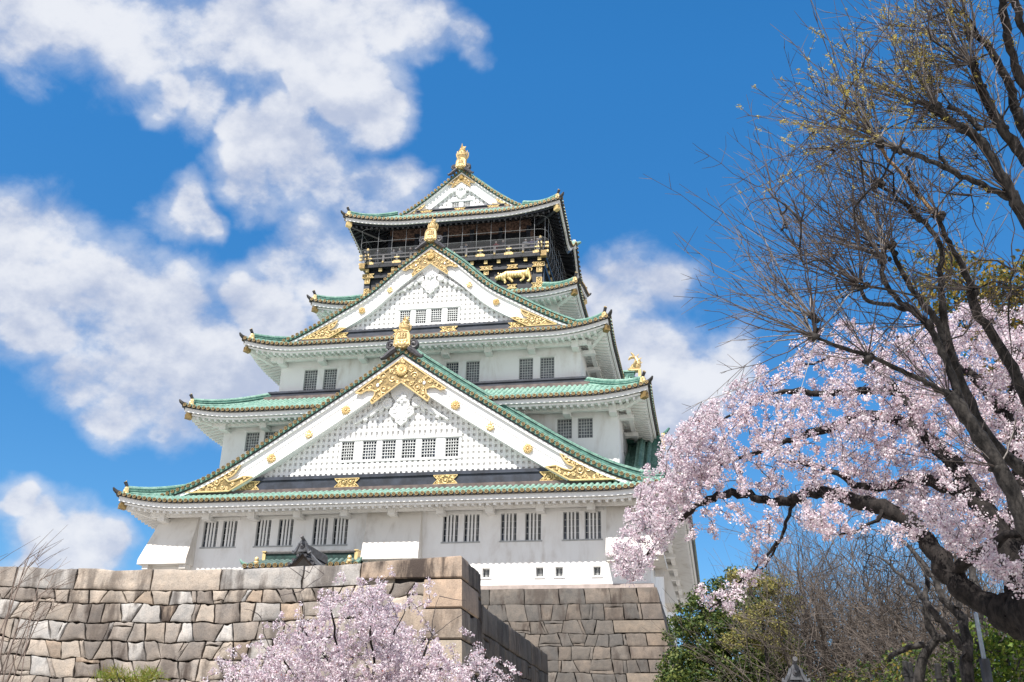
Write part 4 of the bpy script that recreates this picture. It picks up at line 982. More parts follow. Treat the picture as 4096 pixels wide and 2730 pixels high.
stones(m, fF, (0,-1,.05), -24, lambda k: XC-3.32 if k == 0 else XC-1.08, bF, lambda k: 2.15 if k == 0 else .68, palF, 3, amp=.05)
bR = [8.34, 7.62, 6.68, 5.72, 4.86, 3.95, 3.1, 2.3, 1.5, .7, 0.0]
for k in range(10):      # quoins: long and short in turn, wrapping the corner as whole blocks
    rg = random.Random(40+k); l = QL[k]; d = QD[k]
    zt, zb = (topF(XC) if k == 0 else bR[k]-.02), bR[k+1]+.02
    ft, fb = .055*(8.2-zt)+.05, .055*(8.2-zb)+.05; e = .04
    l0 = XC-l
    q = lambda z, f: [(l0, YF-f, z), (XC+f, YF-f, z), (XC+f, YF+d, z), (l0, YF+d, z)]
    A = [q(zb, fb-e), q(zb+e, fb), q(zt-e, ft), q(zt, ft-e)]; vs = [(p[0], p[1], p[2]-(.165 if k == 0 and i_ > 1 and p[0] < XC-1 else 0)) for i_, r in enumerate(A) for p in r]; fs = [(12,13,14,15)]
    for i in range(3): fs += [(4*i+j, 4*i+(j+1) % 4, 4*i+4+(j+1) % 4, 4*i+4+j) for j in range(4)]
    c = ((.30,.245,.20), (.36,.285,.225), (.29,.245,.205), (.33,.29,.24), (.31,.26,.22))[k % 5]
    m.add(vs, fs, 0, (*c, (1., .12, .55, .05, .4)[k % 5]))
    if k == 0: DC = d
fR = lambda u, h: (XC+.055*(8.2-h), YF+u, h)
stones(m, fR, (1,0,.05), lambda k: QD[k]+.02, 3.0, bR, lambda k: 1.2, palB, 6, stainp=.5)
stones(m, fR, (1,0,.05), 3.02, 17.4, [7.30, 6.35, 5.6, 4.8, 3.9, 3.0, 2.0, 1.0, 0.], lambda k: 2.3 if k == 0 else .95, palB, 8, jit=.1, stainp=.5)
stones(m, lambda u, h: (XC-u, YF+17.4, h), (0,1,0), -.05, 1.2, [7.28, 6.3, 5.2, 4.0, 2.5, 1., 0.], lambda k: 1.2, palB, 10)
m.box(-24, XC-.06, YF+.16, YF+2.9, 0, 7.9, 1); m.box(XC-1.2, XC-.02, YF+2.9, YF+17.2, 0, 7.15, 1); m.box(XC-.1, XC+.02, YF+.3, YF+17.2, 0, 6.9, 1)
m.box(XC-2.2, XC-.02, YF+.9, YF+2.95, 7.8, 8.2, 2); m.box(-24, XC-2.2, YF+.1, YF+1.1, 7.5, 7.99, 2)
m.build('stone_blocks', [STONE, GAP, simple('cap_top', (.3,.26,.21), .9)], SW, 42)
KB = thing('stone_base', 'grey-brown sloping stone base under the white keep', 'wall', (0, 18.5, 0))
m = MB(); fl = lambda h: (12.6-h)*.19+max(0, 7-h)**2*.01
fB = lambda u, h: (u*(1+fl(h)/17.5), -.12-fl(h), h)
bB = [12.58, 11.60, 10.62, 9.85, 9.1, 8.35, 7.6, 6.8, 5.9, 4.9, 3.5, 1.8, 0]
QB = (1.2, 1.15, 2.9, 1.15, 2.2, 1.3, 2.6, 1.5, 3, 2, 3, 2)
stones(m, fB, (0,-1,.2), -16.5, lambda k: 16.48-QB[k], bB, lambda k: 1.6 if k == 0 else .90, palB, 21, amp=.06, jit=.15, chink=.3, bulge=.022, gap=.024, stainp=.45)
for k in range(12):
    zt, zb = bB[k]-.02, bB[k+1]+.02; e = .03; w = 16.5-QB[k]
    q = lambda z, o: [(w*(1+fl(z)/17.5)+.02, -.13-fl(z)-.05+o, z), (16.5+fl(z)-o, -.13-fl(z)-.05+o, z), (16.5+fl(z)-o, 2.5, z), (w*(1+fl(z)/17.5)+.02, 2.5, z)]
    A = [q(zb, e), q(zb+e, 0), q(zt-e, 0), q(zt, e)]; vs = [p for r in A for p in r]; fs = [(12,13,14,15)]
    for i in range(3): fs += [(4*i+j, 4*i+(j+1) % 4, 4*i+4+(j+1) % 4, 4*i+4+j) for j in range(4)]
    m.add(vs, fs, 0, (*((.15,.13,.115), (.135,.12,.11), (.19,.165,.14), (.18,.15,.125))[k % 4], (.7, .3, .2, .4)[k % 4]))
fBR = lambda u, h: (16.45+fl(h), u, h)
stones(m, fBR, (1,0,.2), 2.4, 37, bB, lambda k: 1.6, palB, 22, amp=.1, stainp=.5)
for a, b in zip(bB, bB[1:]): m.hexa([(-16.3-fl(b),.3-fl(b),b),(16.2+fl(b),.3-fl(b),b),(16.2+fl(b),36.5,b),(-16.3-fl(b),36.5,b)], [(-16.3-fl(a),.3-fl(a),a),(16.2+fl(a),.3-fl(a),a),(16.2+fl(a),36.5,a),(-16.3-fl(a),36.5,a)], 1)
m.build('stone_blocks', [STONE2, simple('base_gap', (.06,.05,.04), .95)], KB, 42)
g = MB(); g.box(-60, XC-1.2, YF+2.9, -3.2, .02, 6.4); structure(g.build('terrace', GROUNDM))

# entrance porch roof and the grey well-house roof behind the wall
ER = thing('entrance_roof', 'small green tiled porch roof with gold knobs in front of the white keep wall', 'roof', (-4.3, -2.5, 6.4))
m = MB(); K = MB()
f = lambda t: (13.35+.62*t+.03*t*t)
for s in (-1, 1):
    m.grid(lambda u, t: (-4.3+u*(3.6-.5*t), -2.9+s*(1.6*(1-t)), f(t)+.12*abs(u)**4*(1-t)), np.linspace(-1, 1, 15), np.linspace(0, 1, 4), 0, flip=s > 0)
    for i in range(19):
        u = -3.5+i*.389; t = np.linspace(0, 1, 4); m.half([(-4.3+u*(1-.12*a), -2.9+s*1.65*(1-a), f(a)-.01) for a in t], .13, (1, 0, 0), 5, 1)
        m.disc((-4.3+u, -2.9+s*1.67, f(0)+.02), (0, s, 0), .14, 2, 3, n=10)
m.box(-7.9, -.7, -4.48, -1.3, 13.12, 13.3, 4); m.box(-7.2, -1.4, -3.08, -2.72, 13.9, 14.34, 5); m.box(-7.25, -1.35, -3.15, -2.65, 14.342, 14.42, 4); m.tube([(-7.2,-2.9,14.44),(-1.4,-2.9,14.44)], .12, 8, 4)
m.box(-7.4, -1.2, -4.0, -1.8, 9.0, 13.11, 6); m.box(-7.6, -7.35, -4.2, -1.6, 6.4, 13.11, 4); m.box(-1.25, -1.0, -4.2, -1.6, 6.4, 13.11, 4)
DT = copper('black_green', (.012,.035,.03), (.03,.075,.062), (.01,.015,.014))
m.build('roof', [DT, copper('dull_verdigris', (.08,.125,.115), (.13,.19,.17), (.035,.05,.05)), TILEG, BROWNC, DARKT, DT, BLACK], ER, 40)
for s in (-1, 1):
    m = MB(); x = -4.3+s*2.95; m.box(x-.15, x+.15, -4.3, -4.0, 13.4, 13.56); m.ell((x, -4.15, 13.62), (.18, .18, .10)); m.ell((x, -4.15, 13.82), (.14, .14, .16)); m.build('gold_knob', GOLD, ER, 50)
    m = MB(); x = -4.3+s*2.98; m.box(x-.10, x+.10, -3.15, -2.65, 13.85, 14.46); m.box(x-.13, x+.13, -3.2, -2.6, 14.46, 14.52); m.build('ridge_end', GOLDP, ER)
    m = MB(); m.tube([(-4.3+s*3.5,-4.4,13.45),(-4.3+s*3.72,-4.5,13.55),(-4.3+s*3.85,-4.55,13.75)], [.12,.10,.05], 6); m.build('eave_tip', GREEN, ER, 50)
def tiled_gable(root, x, y, z, w, h, dep, k, posts):   # small grey-tiled gable roof with a swirl-footed ridge-end tile
    m = MB(); pr = hermite([(0, z), (w*.35, z-h*.45), (w*.7, z-h*.8), (w, z-h)]); xs = [w*i/16 for i in range(-16, 17)]
    m.v = []; strip(m, xs, lambda a: pr(a)-.14*k, pr, y, y+dep, 0)
    i = -w
    for s in (-1, 1):
        for j in range(int(w/(.34*k))+1):
            a = s*j*.34*k; m.half([(a, y-.05, pr(a)), (a, y+dep, pr(a))], .11*k, (1, 0, 0), 5, 0); m.tube([(a, y-.08, pr(a)+.02), (a, y-.02, pr(a)+.02)], .125*k, 10, 1)
        sx = [s*w*q for q in np.linspace(.08, .97, 20)]; sx = sx if s > 0 else sx[::-1]
        strip(m, sx, lambda a: pr(a), lambda a: pr(a)+.26*k, y+.5, y+.8, 0); m.tube([(a, y+.65, pr(a)+.30*k) for a in sx], .12*k, 6, 0)
        q = y+1.0
        while q < y+dep: m.half([(s*a, q, pr(a)) for a in np.linspace(.1, w, 8)], .10*k, (0, 1, 0), 4, 0); q += .32
    m.box(-.2*k, .2*k, y+.2, y+dep, z, z+.55*k, 0); m.tube([(0, y+.1, z+.6*k), (0, y+dep, z+.6*k)], .16*k, 8, 0)
    m.v = [(a+x, b, c) for a, b, c in m.v]; m.build('roof', [GREYT, OLDTILE], root, 40)
    o = MB()
    o.prism([(x+a*k, z+c*k) for a, c in ((-.35,-.05),(.35,-.05),(.30,.3),(.26,.7),(.12,.86),(-.12,.86),(-.26,.7),(-.30,.3))], y-.12, y+.2, 0)
    for s in (-1, 1):
        o.tube([(x+s*.28*k, y-.1, z+.62*k), (x+s*.36*k, y-.1, z+.3*k), (x+s*.52*k, y-.1, z+.0*k), (x+s*.62*k, y-.1, z-.16*k), (x+s*.78*k, y-.1, z-.12*k), (x+s*.76*k, y-.1, z+.05*k)], [.10*k,.12*k,.14*k,.13*k,.10*k,.07*k], 7, 0)
    o.tube([(x, y-.16, z+.42*k), (x, y-.05, z+.42*k)], .2*k, 14, 1); o.ell((x, y-.17, z+.42*k), (.11*k, .04, .11*k), 0, 6, 4); o.tube([(x, y+.25, z+.8*k), (x, y-.35, z+1.12*k)], .13*k, 10, 0); o.tube([(x, y-.36, z+1.12*k), (x, y-.38, z+1.13*k)], .15*k, 10, 1)
    o.build('ridge_end_tile', [GREYT, OLDTILE], root, 40)
    b = MB(); strip(b, [a*.97 for a in xs], lambda a: pr(a)-.42*k, lambda a: pr(a)-.15*k, y+.12, y+.26, 0); b.v = [(p+x, q, r) for p, q, r in b.v]; b.build('bargeboard', simple('old_wood', (.06,.045,.035), .8), root)
    b = MB()
    for s in (-1, 1):
        for d in (.35, dep-.35): b.box(x+s*w*.68-.13, x+s*w*.68+.13, y+d-.13, y+d+.13, posts, pr(w*.68)-.05)
    b.box(x-w*.8, x+w*.8, y+.2, y+.4, pr(w*.68)-.55, pr(w*.68)-.25); b.build('post', simple('post_wood', (.07,.05,.04), .8), root)
WH = thing('well_house', 'dark grey tiled gable roof with swirled ridge tile before the green porch roof', 'roof', (-.15, -14, 6.4))
tiled_gable(WH, -.15, -14.2, 12.05, 1.6, 1.25, 3.2, .62, 6.4)
g0 = P(1829, 1563, 34)
GH = thing('gate', 'grey tiled gate roof peeking over the bottom edge below the bare trees', 'gate', (g0[0], g0[1], 0))
tiled_gable(GH, g0[0], g0[1], g0[2]+.02, 1.9, .9, 3.5, .50, 0)

# ------------------------------------------------------------------ trees
def smooth_path(pts, n):
    pts = np.array(pts, float); k = len(pts); t = np.linspace(0, k-1, n); out = []
    for v in t:
        i = min(int(v), k-2); f = v-i; p0 = pts[max(i-1, 0)]; p1 = pts[i]; p2 = pts[i+1]; p3 = pts[min(i+2, k-1)]
        out.append(.5*((2*p1)+(-p0+p2)*f+(2*p0-5*p1+4*p2-p3)*f*f+(-p0+3*p1-3*p2+p3)*f**3))
    return np.array(out)
def limb(mb, pts, r0, r1, seg=10, col=None, jit=.0, mi=0):
    n = max(8, int(len(pts)*4)); q = smooth_path(pts, n)
    if jit: q[1:-1] += rng.normal(0, jit, (n-2, 3))
    rr = np.array([r0+(r1-r0)*i/(n-1) for i in range(n)])*(1+rng.normal(0, .06, n)); mb.tube(q, list(rr), seg, mi); return q, rr
def polyrand(poly, n):
    poly = [tuple(p) for p in poly]; xs = [p[0] for p in poly]; ys = [p[1] for p in poly]; out = []
    while len(out) < n:
        x, y = rng.uniform(min(xs), max(xs)), rng.uniform(min(ys), max(ys))
        if inpoly(x, y, poly): out.append((x, y))
    return out
def grow(mb, nodes, targets, step=.22, rt=.004, sag=.05, seg=4, rmax=.03, mi=0):
    """join every target to the nearest wood, nearest first; returns the new twigs as paths"""
    N = [np.array(n, float) for n in nodes]; A = np.array(N); T = np.array(targets)
    d = np.array([np.min(np.linalg.norm(A-t, axis=1)) for t in T]); order = np.argsort(d); paths = []
    for i in order:
        t = T[i]; D = np.linalg.norm(A-t, axis=1); j = int(np.argmin(D)); a = A[j]; L = D[j]
        if L < .03: continue
        n = max(3, int(L/step)+2); f = np.linspace(0, 1, n)[:, None]
        p = a+(t-a)*f+rng.normal(0, .05*min(L, 1.2), 3)*np.sin(f*math.pi)+np.array([0, 0, sag*L])*np.sin(f*math.pi)
        p[1:-1] += rng.normal(0, .012, (n-2, 3)); paths.append(p); A = np.vstack([A, p[1:]])
        r0 = min(rmax, rt*1.3+.008*L); mb.tube(p, list(np.linspace(r0, rt, n)), seg, mi, cap=False)
    return paths
def flowers(centers, radius, per, size, cols, name, parent, mat, k=5, flat=0.):
    c = np.repeat(np.asarray(centers), per, axis=0); n = len(c)
    d = rng.normal(size=(n, 3)); d /= np.linalg.norm(d, axis=1)[:, None]; d *= (rng.random(n)**.5)[:, None]
    pos = c+d*np.repeat(np.broadcast_to(radius, len(centers)), per)[:, None]
    nr = d+rng.normal(0, .55, (n, 3)); nr /= np.linalg.norm(nr, axis=1)[:, None]
    a = np.cross(nr, rng.normal(size=(n, 3))); a /= np.linalg.norm(a, axis=1)[:, None]; b = np.cross(nr, a)
    sz = size*rng.uniform(.7, 1.25, n); th = 2*math.pi*np.arange(k)/k
    el = rng.uniform(.6, 1., n) if flat == 0 else np.full(n, flat)
    v = pos[:, None, :]+sz[:, None, None]*(a[:, None, :]*np.cos(th)[None, :, None]+(b*el[:, None])[:, None, :]*np.sin(th)[None, :, None])
    pal = np.array(cols, float); ci = pal[rng.integers(0, len(pal), n)]*rng.uniform(.88, 1.08, (n, 1))
    return quickmesh(name, v.reshape(-1, 3), None, mat, np.clip(ci, 0, 1), parent, k)
def clump(p, s=2.0): return math.sin(p[0]*s+1.3*math.sin(p[2]*s*.8))*math.sin(p[1]*s*.9+p[2]*s*.6)+math.sin(p[2]*s*1.3+p[0]*s*.5) > -1.15
PINK = [(.71,.60,.65),(.74,.66,.70),(.79,.73,.76),(.65,.52,.58),(.76,.69,.73),(.52,.38,.44),(.83,.79,.81)]
# big cherry on the right: trunk below the frame, a long limb arching left
t0 = P(2353, 1440, 15.0)
CT = thing('cherry_tree', 'large cherry tree in pale pink bloom arching in from the right', 'tree', (t0[0]+1.3, t0[1]+.6, 0))
m = MB(); nodes = []
base = np.array([t0[0]+1.3, t0[1]+.6, -.1])
def L_(pts, r0, r1, seg=10, jit=.02): q, r = limb(m, pts, r0, r1, seg, jit=jit); nodes.extend(q[2:]); return q
fork = P(2300, 1398, 15.5)
L_([base, base*.6+fork*.4+np.array([.25,0,-.2]), P(2400,1450,15.2), P(2345,1420,15.4), fork], .36, .25, 14)
pA = [(2300,1398,15.5),(2245,1378,15.6),(2185,1322,15.8),(2140,1255,16),(2095,1200,16.2),(2040,1170,16.4),(1985,1155,16.6),(1925,1138,16.8),(1870,1133,17),(1815,1148,17.1),(1762,1150,17.2),(1715,1134,17.3)]
L_([P(*a) for a in pA], .175, .06, 12); 
L_([P(*a) for a in [(1715,1134,17.3),(1665,1138,17.4),(1620,1152,17.4),(1588,1170,17.5),(1552,1208,17.5),(1505,1255,17.5),(1465,1300,17.5)]], .08, .014, 8)
L_([P(*a) for a in [(1827,1150,17.1),(1806,1210,17),(1772,1262,17),(1722,1318,17),(1660,1375,17),(1630,1400,17)]], .034, .01, 7)
L_([P(*a) for a in [(1790,1245,17),(1760,1300,17.2),(1700,1330,17.4)]], .025, .01, 6)
L_([P(*a) for a in [(2345,1420,15.4),(2330,1300,15.8),(2270,1180,16.2),(2180,1118,16.6),(2090,1103,17)]], .19, .08, 10)
L_([P(*a) for a in [(2090,1103,17),(2000,1120,17.3),(1900,1080,17.6),(1800,1060,17.8)]], .09, .02, 7)
L_([P(*a) for a in [(2280,1200,16.2),(2200,1080,16.8),(2120,1000,17.3),(2060,965,17.7),(1985,955,18),(1900,985,18.2),(1835,1003,18.3),(1770,1028,18.4),(1700,1052,18.4),(1620,1075,18.4)]], .14, .02, 9)
L_([P(*a) for a in [(2120,1000,17.3),(2080,915,17.8),(2000,895,18.2),(1900,905,18.5),(1800,900,18.7),(1720,930,18.8),(1640,985,18.8)]], .10, .015, 8)
L_([P(*a) for a in [(2330,1300,15.8),(2350,1100,16.6),(2310,960,17.2),(2230,860,17.8),(2140,800,18.3),(2060,775,18.6)]], .15, .02, 9)
L_([P(*a) for a in [(2310,960,17.2),(2340,840,17.6),(2300,760,18),(2250,720,18.3)]], .1, .02, 8)
L_([P(*a) for a in [(2080,915,17.8),(2000,840,18.2),(1930,820,18.5),(1830,840,18.8)]], .06, .012, 7)
L_([P(*a) for a in [(2185,1322,15.8),(2260,1260,15.4),(2330,1230,15.2),(2400,1200,15)]], .1, .03, 8)
L_([P(*a) for a in [(2040,1170,16.4),(1990,1210,16),(1930,1230,15.8)]], .04, .012, 6)
crown = [(1405,1290),(1425,1205),(1470,1120),(1520,1030),(1570,975),(1640,915),(1690,865),(1760,840),(1800,800),(1870,755),(1960,735),(2050,760),(2100,730),(2170,740),(2230,680),(2300,720),(2400,690),(2430,1350),(2353,1345),(2290,1330),(2230,1290),(2150,1210),(2100,1190),(2050,1185),(1990,1165),(1930,1160),(1850,1165),(1760,1160),(1680,1135),(1610,1160),(1575,1195),(1530,1250),(1490,1310),(1450,1345),(1415,1320)]
hang = [(1830,1160),(1920,1150),(2060,1190),(2130,1230),(2060,1260),(1980,1230),(1900,1240),(1840,1200)]
spr = [(1600,1345),(1660,1330),(1720,1300),(1745,1270),(1770,1285),(1740,1330),(1700,1390),(1650,1425),(1590,1420)]
spr2 = [(1600,1165),(1640,1160),(1650,1240),(1600,1250),(1560,1230)]
T = [P(x, y, rng.uniform(16., 19.3)) for x, y in polyrand(crown, 1350)]+[P(x, y, rng.uniform(17, 18.2)) for x, y in polyrand([(1450,1130),(1500,1040),(1560,985),(1640,930),(1680,1060),(1600,1150),(1500,1170)], 130)]+[P(x, y, rng.uniform(16.2, 19.2)) for x, y in polyrand([(2000,800),(2200,720),(2420,720),(2430,1350),(2290,1330),(2200,1270),(2090,1190),(1980,1150),(1900,1000)], 560)]+[P(x, y, rng.uniform(14.4, 15.6)) for x, y in polyrand([(2150,1190),(2250,1190),(2420,1200),(2430,1350),(2330,1350),(2200,1270)], 150)]+[P(x, y, rng.uniform(14.8, 16.2)) for x, y in polyrand([(2060,1165),(2140,1215),(2250,1330),(2410,1370),(2410,1150),(2200,1120)], 110)]+[P(x, y, rng.uniform(16.3, 17.6)) for x, y in polyrand([(1640,1165),(1830,1165),(1805,1235),(1745,1285),(1690,1215)], 26)]+[P(x, y, rng.uniform(15.5, 17.2)) for x, y in polyrand(hang, 120)]+[P(x, y, rng.uniform(16.6, 17.3)) for x, y in polyrand(spr, 34)]+[P(x, y, rng.uniform(17, 17.5)) for x, y in polyrand(spr2, 8)]
T += [P(x, y, rng.uniform(17.3, 17.9)) for x, y in polyrand([(1405,1290),(1425,1205),(1500,1090),(1560,1000),(1640,930),(1650,1100),(1570,1200),(1490,1310),(1450,1345)], 130)]
T = [p for p in T if clump(p)]; m.build('trunk', [BARK], CT, 50); tw = MB()
paths = grow(tw, nodes, T, rmax=.022); tw.build('twigs', [TWIGD], CT)
cc = []
for p in paths:
    L = np.linalg.norm(p[-1]-p[0]); k = int(2+min(3, L/.22))
    for f in np.linspace(1, max(.15, 1-.17*k), k): i = f*(len(p)-1); j = int(i); cc.append(p[j]*(1-(i-j))+p[min(j+1, len(p)-1)]*(i-j)+rng.normal(0, .035, 3))
flowers(cc, rng.uniform(.05, .115, len(cc)), 33, .0172, PINK, 'blossoms', CT, PETAL)
flowers(cc[::2], .06, 1, .016, [(.32,.10,.10),(.30,.14,.10)], 'calyxes', CT, PETAL)
# cherry in front of the granite wall
b0 = P(840, 1700, 25.0)
C2 = thing('cherry_tree', 'smaller cherry tree in full pale pink bloom before the granite wall', 'tree', (b0[0], b0[1], 0))
m = MB(); nodes = []
hub = P(820, 1640, 25); L_([(b0[0], b0[1], -.1), (b0[0]-.05, b0[1], 1.2), hub], .2, .14, 10)
for pts in ([(820,1640),(790,1560),(770,1470),(765,1390),(790,1345)], [(820,1640),(880,1560),(900,1470),(930,1400)], [(820,1640),(700,1570),(640,1510),(570,1520)], [(820,1640),(960,1560),(1040,1530),(1100,1530)], [(820,1640),(860,1540),(850,1440),(860,1370)], [(790,1560),(720,1480),(690,1440)], [(960,1560),(980,1490),(1000,1440)], [(700,1570),(600,1560),(530,1550)]):
    L_([P(x, y, 25+rng.uniform(-1.5, 1.5)) for x, y in pts], .042, .01, 7)
c2 = [(470,1575),(520,1530),(600,1505),(640,1450),(700,1430),(730,1385),(770,1345),(830,1350),(870,1330),(930,1335),(975,1345),(960,1375),(920,1390),(930,1420),(960,1450),(1000,1470),(1035,1520),(1075,1500),(1120,1520),(1170,1550),(1185,1640),(470,1640)]
T = [P(x, y, rng.uniform(23, 27)) for x, y in polyrand(c2, 560)]+[P(x, y, rng.uniform(23, 24.3)) for x, y in polyrand([(520,1590),(640,1510),(740,1470),(860,1440),(960,1500),(1060,1550),(1090,1640),(520,1640)], 170)]+[P(x, y, rng.uniform(24, 26)) for x, y in polyrand([(700,1450),(790,1360),(900,1400),(960,1480),(1000,1600),(600,1600),(620,1520)], 260)]
bare = [P(x, y, rng.uniform(24.2, 26)) for x, y in [(690,1310),(700,1330),(640,1370),(600,1400),(720,1300),(1070,1380),(1080,1400),(1010,1370),(560,1400),(650,1300),(1050,1420),(980,1440),(530,1480),(500,1500),(745,1320),(690,1360),(1100,1470)]]
T = [p for p in T if math.sin(p[0]*2.6+p[2])*math.sin(p[2]*2.2+p[1]*1.3)+.6*math.sin(p[0]*1.1-p[2]*1.9) > -.85]+[P(x, y, rng.uniform(23.5, 26)) for x, y in [(470,1560),(500,1520),(540,1490),(585,1470),(640,1415),(665,1440),(735,1355),(790,1318),(862,1332),(905,1312),(985,1330),(1000,1372),(965,1410),(1040,1480),(1062,1452),(1105,1490),(1150,1515),(1195,1548),(690,1395),(610,1440),(820,1330),(1020,1500)]]; m.build('trunk', [BARK], C2, 50); tw = MB(); grow(tw, nodes, bare, rt=.004, sag=.02); paths = grow(tw, nodes, T, rmax=.02); tw.build('twigs', [TWIGD], C2)
cc = []
for p in paths:
    L = np.linalg.norm(p[-1]-p[0]); k = int(3+min(5, L/.16))
    for f in np.linspace(1, max(.1, 1-.13*k), k): i = f*(len(p)-1); j = int(i); cc.append(p[j]*(1-(i-j))+p[min(j+1, len(p)-1)]*(i-j)+rng.normal(0, .05, 3))
flowers(cc, rng.uniform(.06, .12, len(cc)), 19, .022, PINK, 'blossoms', C2, PETAL)
flowers(cc[::2], .07, 1, .02, [(.36,.14,.12),(.34,.20,.12)], 'calyxes', C2, PETAL)

# tall bare tree on the right: pollarded limbs ending in bursts of long shoots
D0 = 13.0
BT = thing('bare_tree', 'tall pollarded tree with dark limbs and bursts of bare yellow-budded shoots', 'tree', (*(P(2420, 1300, D0)[:2]), 0))
m = MB(); nodes = []
bb = P(2420, 1300, D0)
def L3(pts, r0, r1, mi=0, seg=9): q, r = limb(m, [P(x, y, d) for x, y, d in pts], r0*(.56 if r0 < .095 else .62), r1*.64, seg, jit=.008, mi=mi); return q
limb(m, [(bb[0]+.25, bb[1], -.1), (bb[0]+.2, bb[1], 1.2), bb, P(2353,1195,D0)], .15, .10, 12)
L3([(2375,1235,13),(2353,1195,13),(2298,1076,13),(2250,1005,13),(2219,958,13),(2180,908,13)], .17, .115)
L3([(2195,925,13),(2180,908,13),(2130,880,12.9),(2079,857,12.8),(1995,818,12.6),(1925,795,12.5),(1872,773,12.4)], .07, .03)
L3([(2219,958,13),(2190,870,13.1),(2160,800,13.2),(2130,745,13.3),(2095,715,13.3),(2062,689,13.4),(2030,640,13.4),(2027,595,13.5)], .09, .04)
L3([(2095,715,13.3),(2040,700,13.2),(1990,690,13.2),(1975,655,13.2)], .05, .035)
L3([(2360,1090,13.4),(2270,1003,13.4),(2208,880,13.5),(2180,805,13.5),(2158,751,13.6),(2135,715,13.6),(2113,689,13.7),(2080,640,13.7),(2050,575,13.7)], .11, .04)
L3([(2208,880,13.5),(2175,760,13.6),(2160,640,13.7),(2160,562,13.8),(2113,505,13.9),(2070,460,13.9),(2017,424,14)], .085, .03)
L3([(2370,940,14),(2330,850,14),(2287,779,14),(2242,712,14),(2237,667,14)], .12, .085)
L3([(2237,667,14),(2205,600,14.1),(2175,548,14.1),(2156,495,14.1)], .07, .05)
L3([(2156,495,14.1),(2120,462,14.2),(2080,410,14.2),(2048,375,14.2),(2025,338,14.2)], .052, .034, 1)
L3([(2110,450,14.2),(2090,410,14.15),(2083,382,14.1)], .04, .03)
L3([(2420,620,13),(2353,500,13),(2322,443,13),(2290,385,13),(2256,329,13),(2208,295,13),(2178,272,13),(2151,252,13)], .12, .06)
L3([(2330,455,13),(2313,453,13),(2237,419,12.9),(2175,386,12.8),(2120,362,12.8),(2065,343,12.7),(2018,324,12.7)], .075, .035)
L3([(2400,430,13.4),(2353,362,13.4),(2303,295,13.4),(2275,250,13.5),(2256,205,13.5),(2232,148,13.5)], .12, .065)
L3([(2256,300,13),(2235,280,13.1),(2215,262,13.1),(2180,245,13.1)], .06, .04)
L3([(2420,420,14),(2353,295,14),(2330,235,14),(2313,181,14),(2280,124,14),(2242,81,14)], .11, .055)
L3([(2400,260,13.6),(2340,170,13.6),(2318,90,13.6),(2305,20,13.6),(2290,-60,13.6)], .10, .06)
L3([(2420,160,13.2),(2353,70,13.2),(2335,10,13.2),(2310,-70,13.2)], .09, .06)
L3([(2175,386,12.8),(2172,372,12.8),(2160,362,12.8)], .04, .035)
L3([(2412,1310,13),(2470,1130,13.1),(2490,940,13.2),(2475,760,13.1),(2430,630,13),(2420,620,13)], .2, .15)
L3([(2475,760,13.1),(2470,640,13.3),(2445,520,13.5),(2400,430,13.4)], .16, .13); L3([(2445,520,13.5),(2440,460,13.8),(2420,420,14)], .13, .11); L3([(2440,500,13.5),(2455,380,13.6),(2430,300,13.6),(2400,260,13.6)], .13, .10); L3([(2450,360,13.6),(2460,250,13.4),(2420,160,13.2)], .12, .09); L3([(2480,1020,13.1),(2430,990,13.6),(2370,940,14)], .14, .12); L3([(2440,1220,13),(2420,1150,13.2),(2360,1090,13.4)], .13, .11)
EXTRA = []
knobs = [(1872,773,12.4,26,1.7,0),(1975,655,13.2,40,2.1,0),(2027,595,13.5,34,1.9,0),(2050,575,13.7,26,1.6,0),(2017,424,14,20,1.6,.3),(1870,730,12.5,14,1.6,0),(2018,324,12.7,34,1.5,.62),(2151,252,13,36,1.65,.62),(2232,148,13.5,34,1.45,.6),(2242,81,14,30,1.45,.5),(2130,745,13.3,16,1.3,0),(2256,205,13.5,18,1.4,.5),(2290,-60,13.6,18,1.3,.3),(2310,-70,13.2,16,1.3,.3),(2208,295,13,14,1.2,.4),(2156,495,14.1,16,1.4,.1),(2237,667,14,18,1.4,.0),(2065,343,12.7,14,1.3,.5),(2298,1076,13,8,1.1,0),(2180,908,13,12,1.4,0),(2322,443,13,16,1.4,.2),(2303,295,13.4,16,1.4,.3),(1995,818,12.6,12,1.3,0),(2113,505,13.9,14,1.3,.1)]
tw = MB(); buds = []; sw = MB()
nodes = [np.array(v) for v in m.v[::9]]
BTG = [P(x, y, rng.uniform(12.5, 14)) for x, y in polyrand([(1760,470),(1850,330),(1960,180),(2080,60),(2200,-40),(2380,-40),(2380,760),(2230,800),(2100,760),(1960,720),(1800,640)], 95)]
for p_ in grow(m, nodes, BTG, rt=.008, rmax=.030, step=.3, seg=6):
    L_e = np.linalg.norm(p_[-1]-p_[0])
    if L_e > .25: EXTRA.append((p_[-1], p_[-1]-p_[-2], L_e))
RR, UU = _R0, np.array([0, 0, 1.])
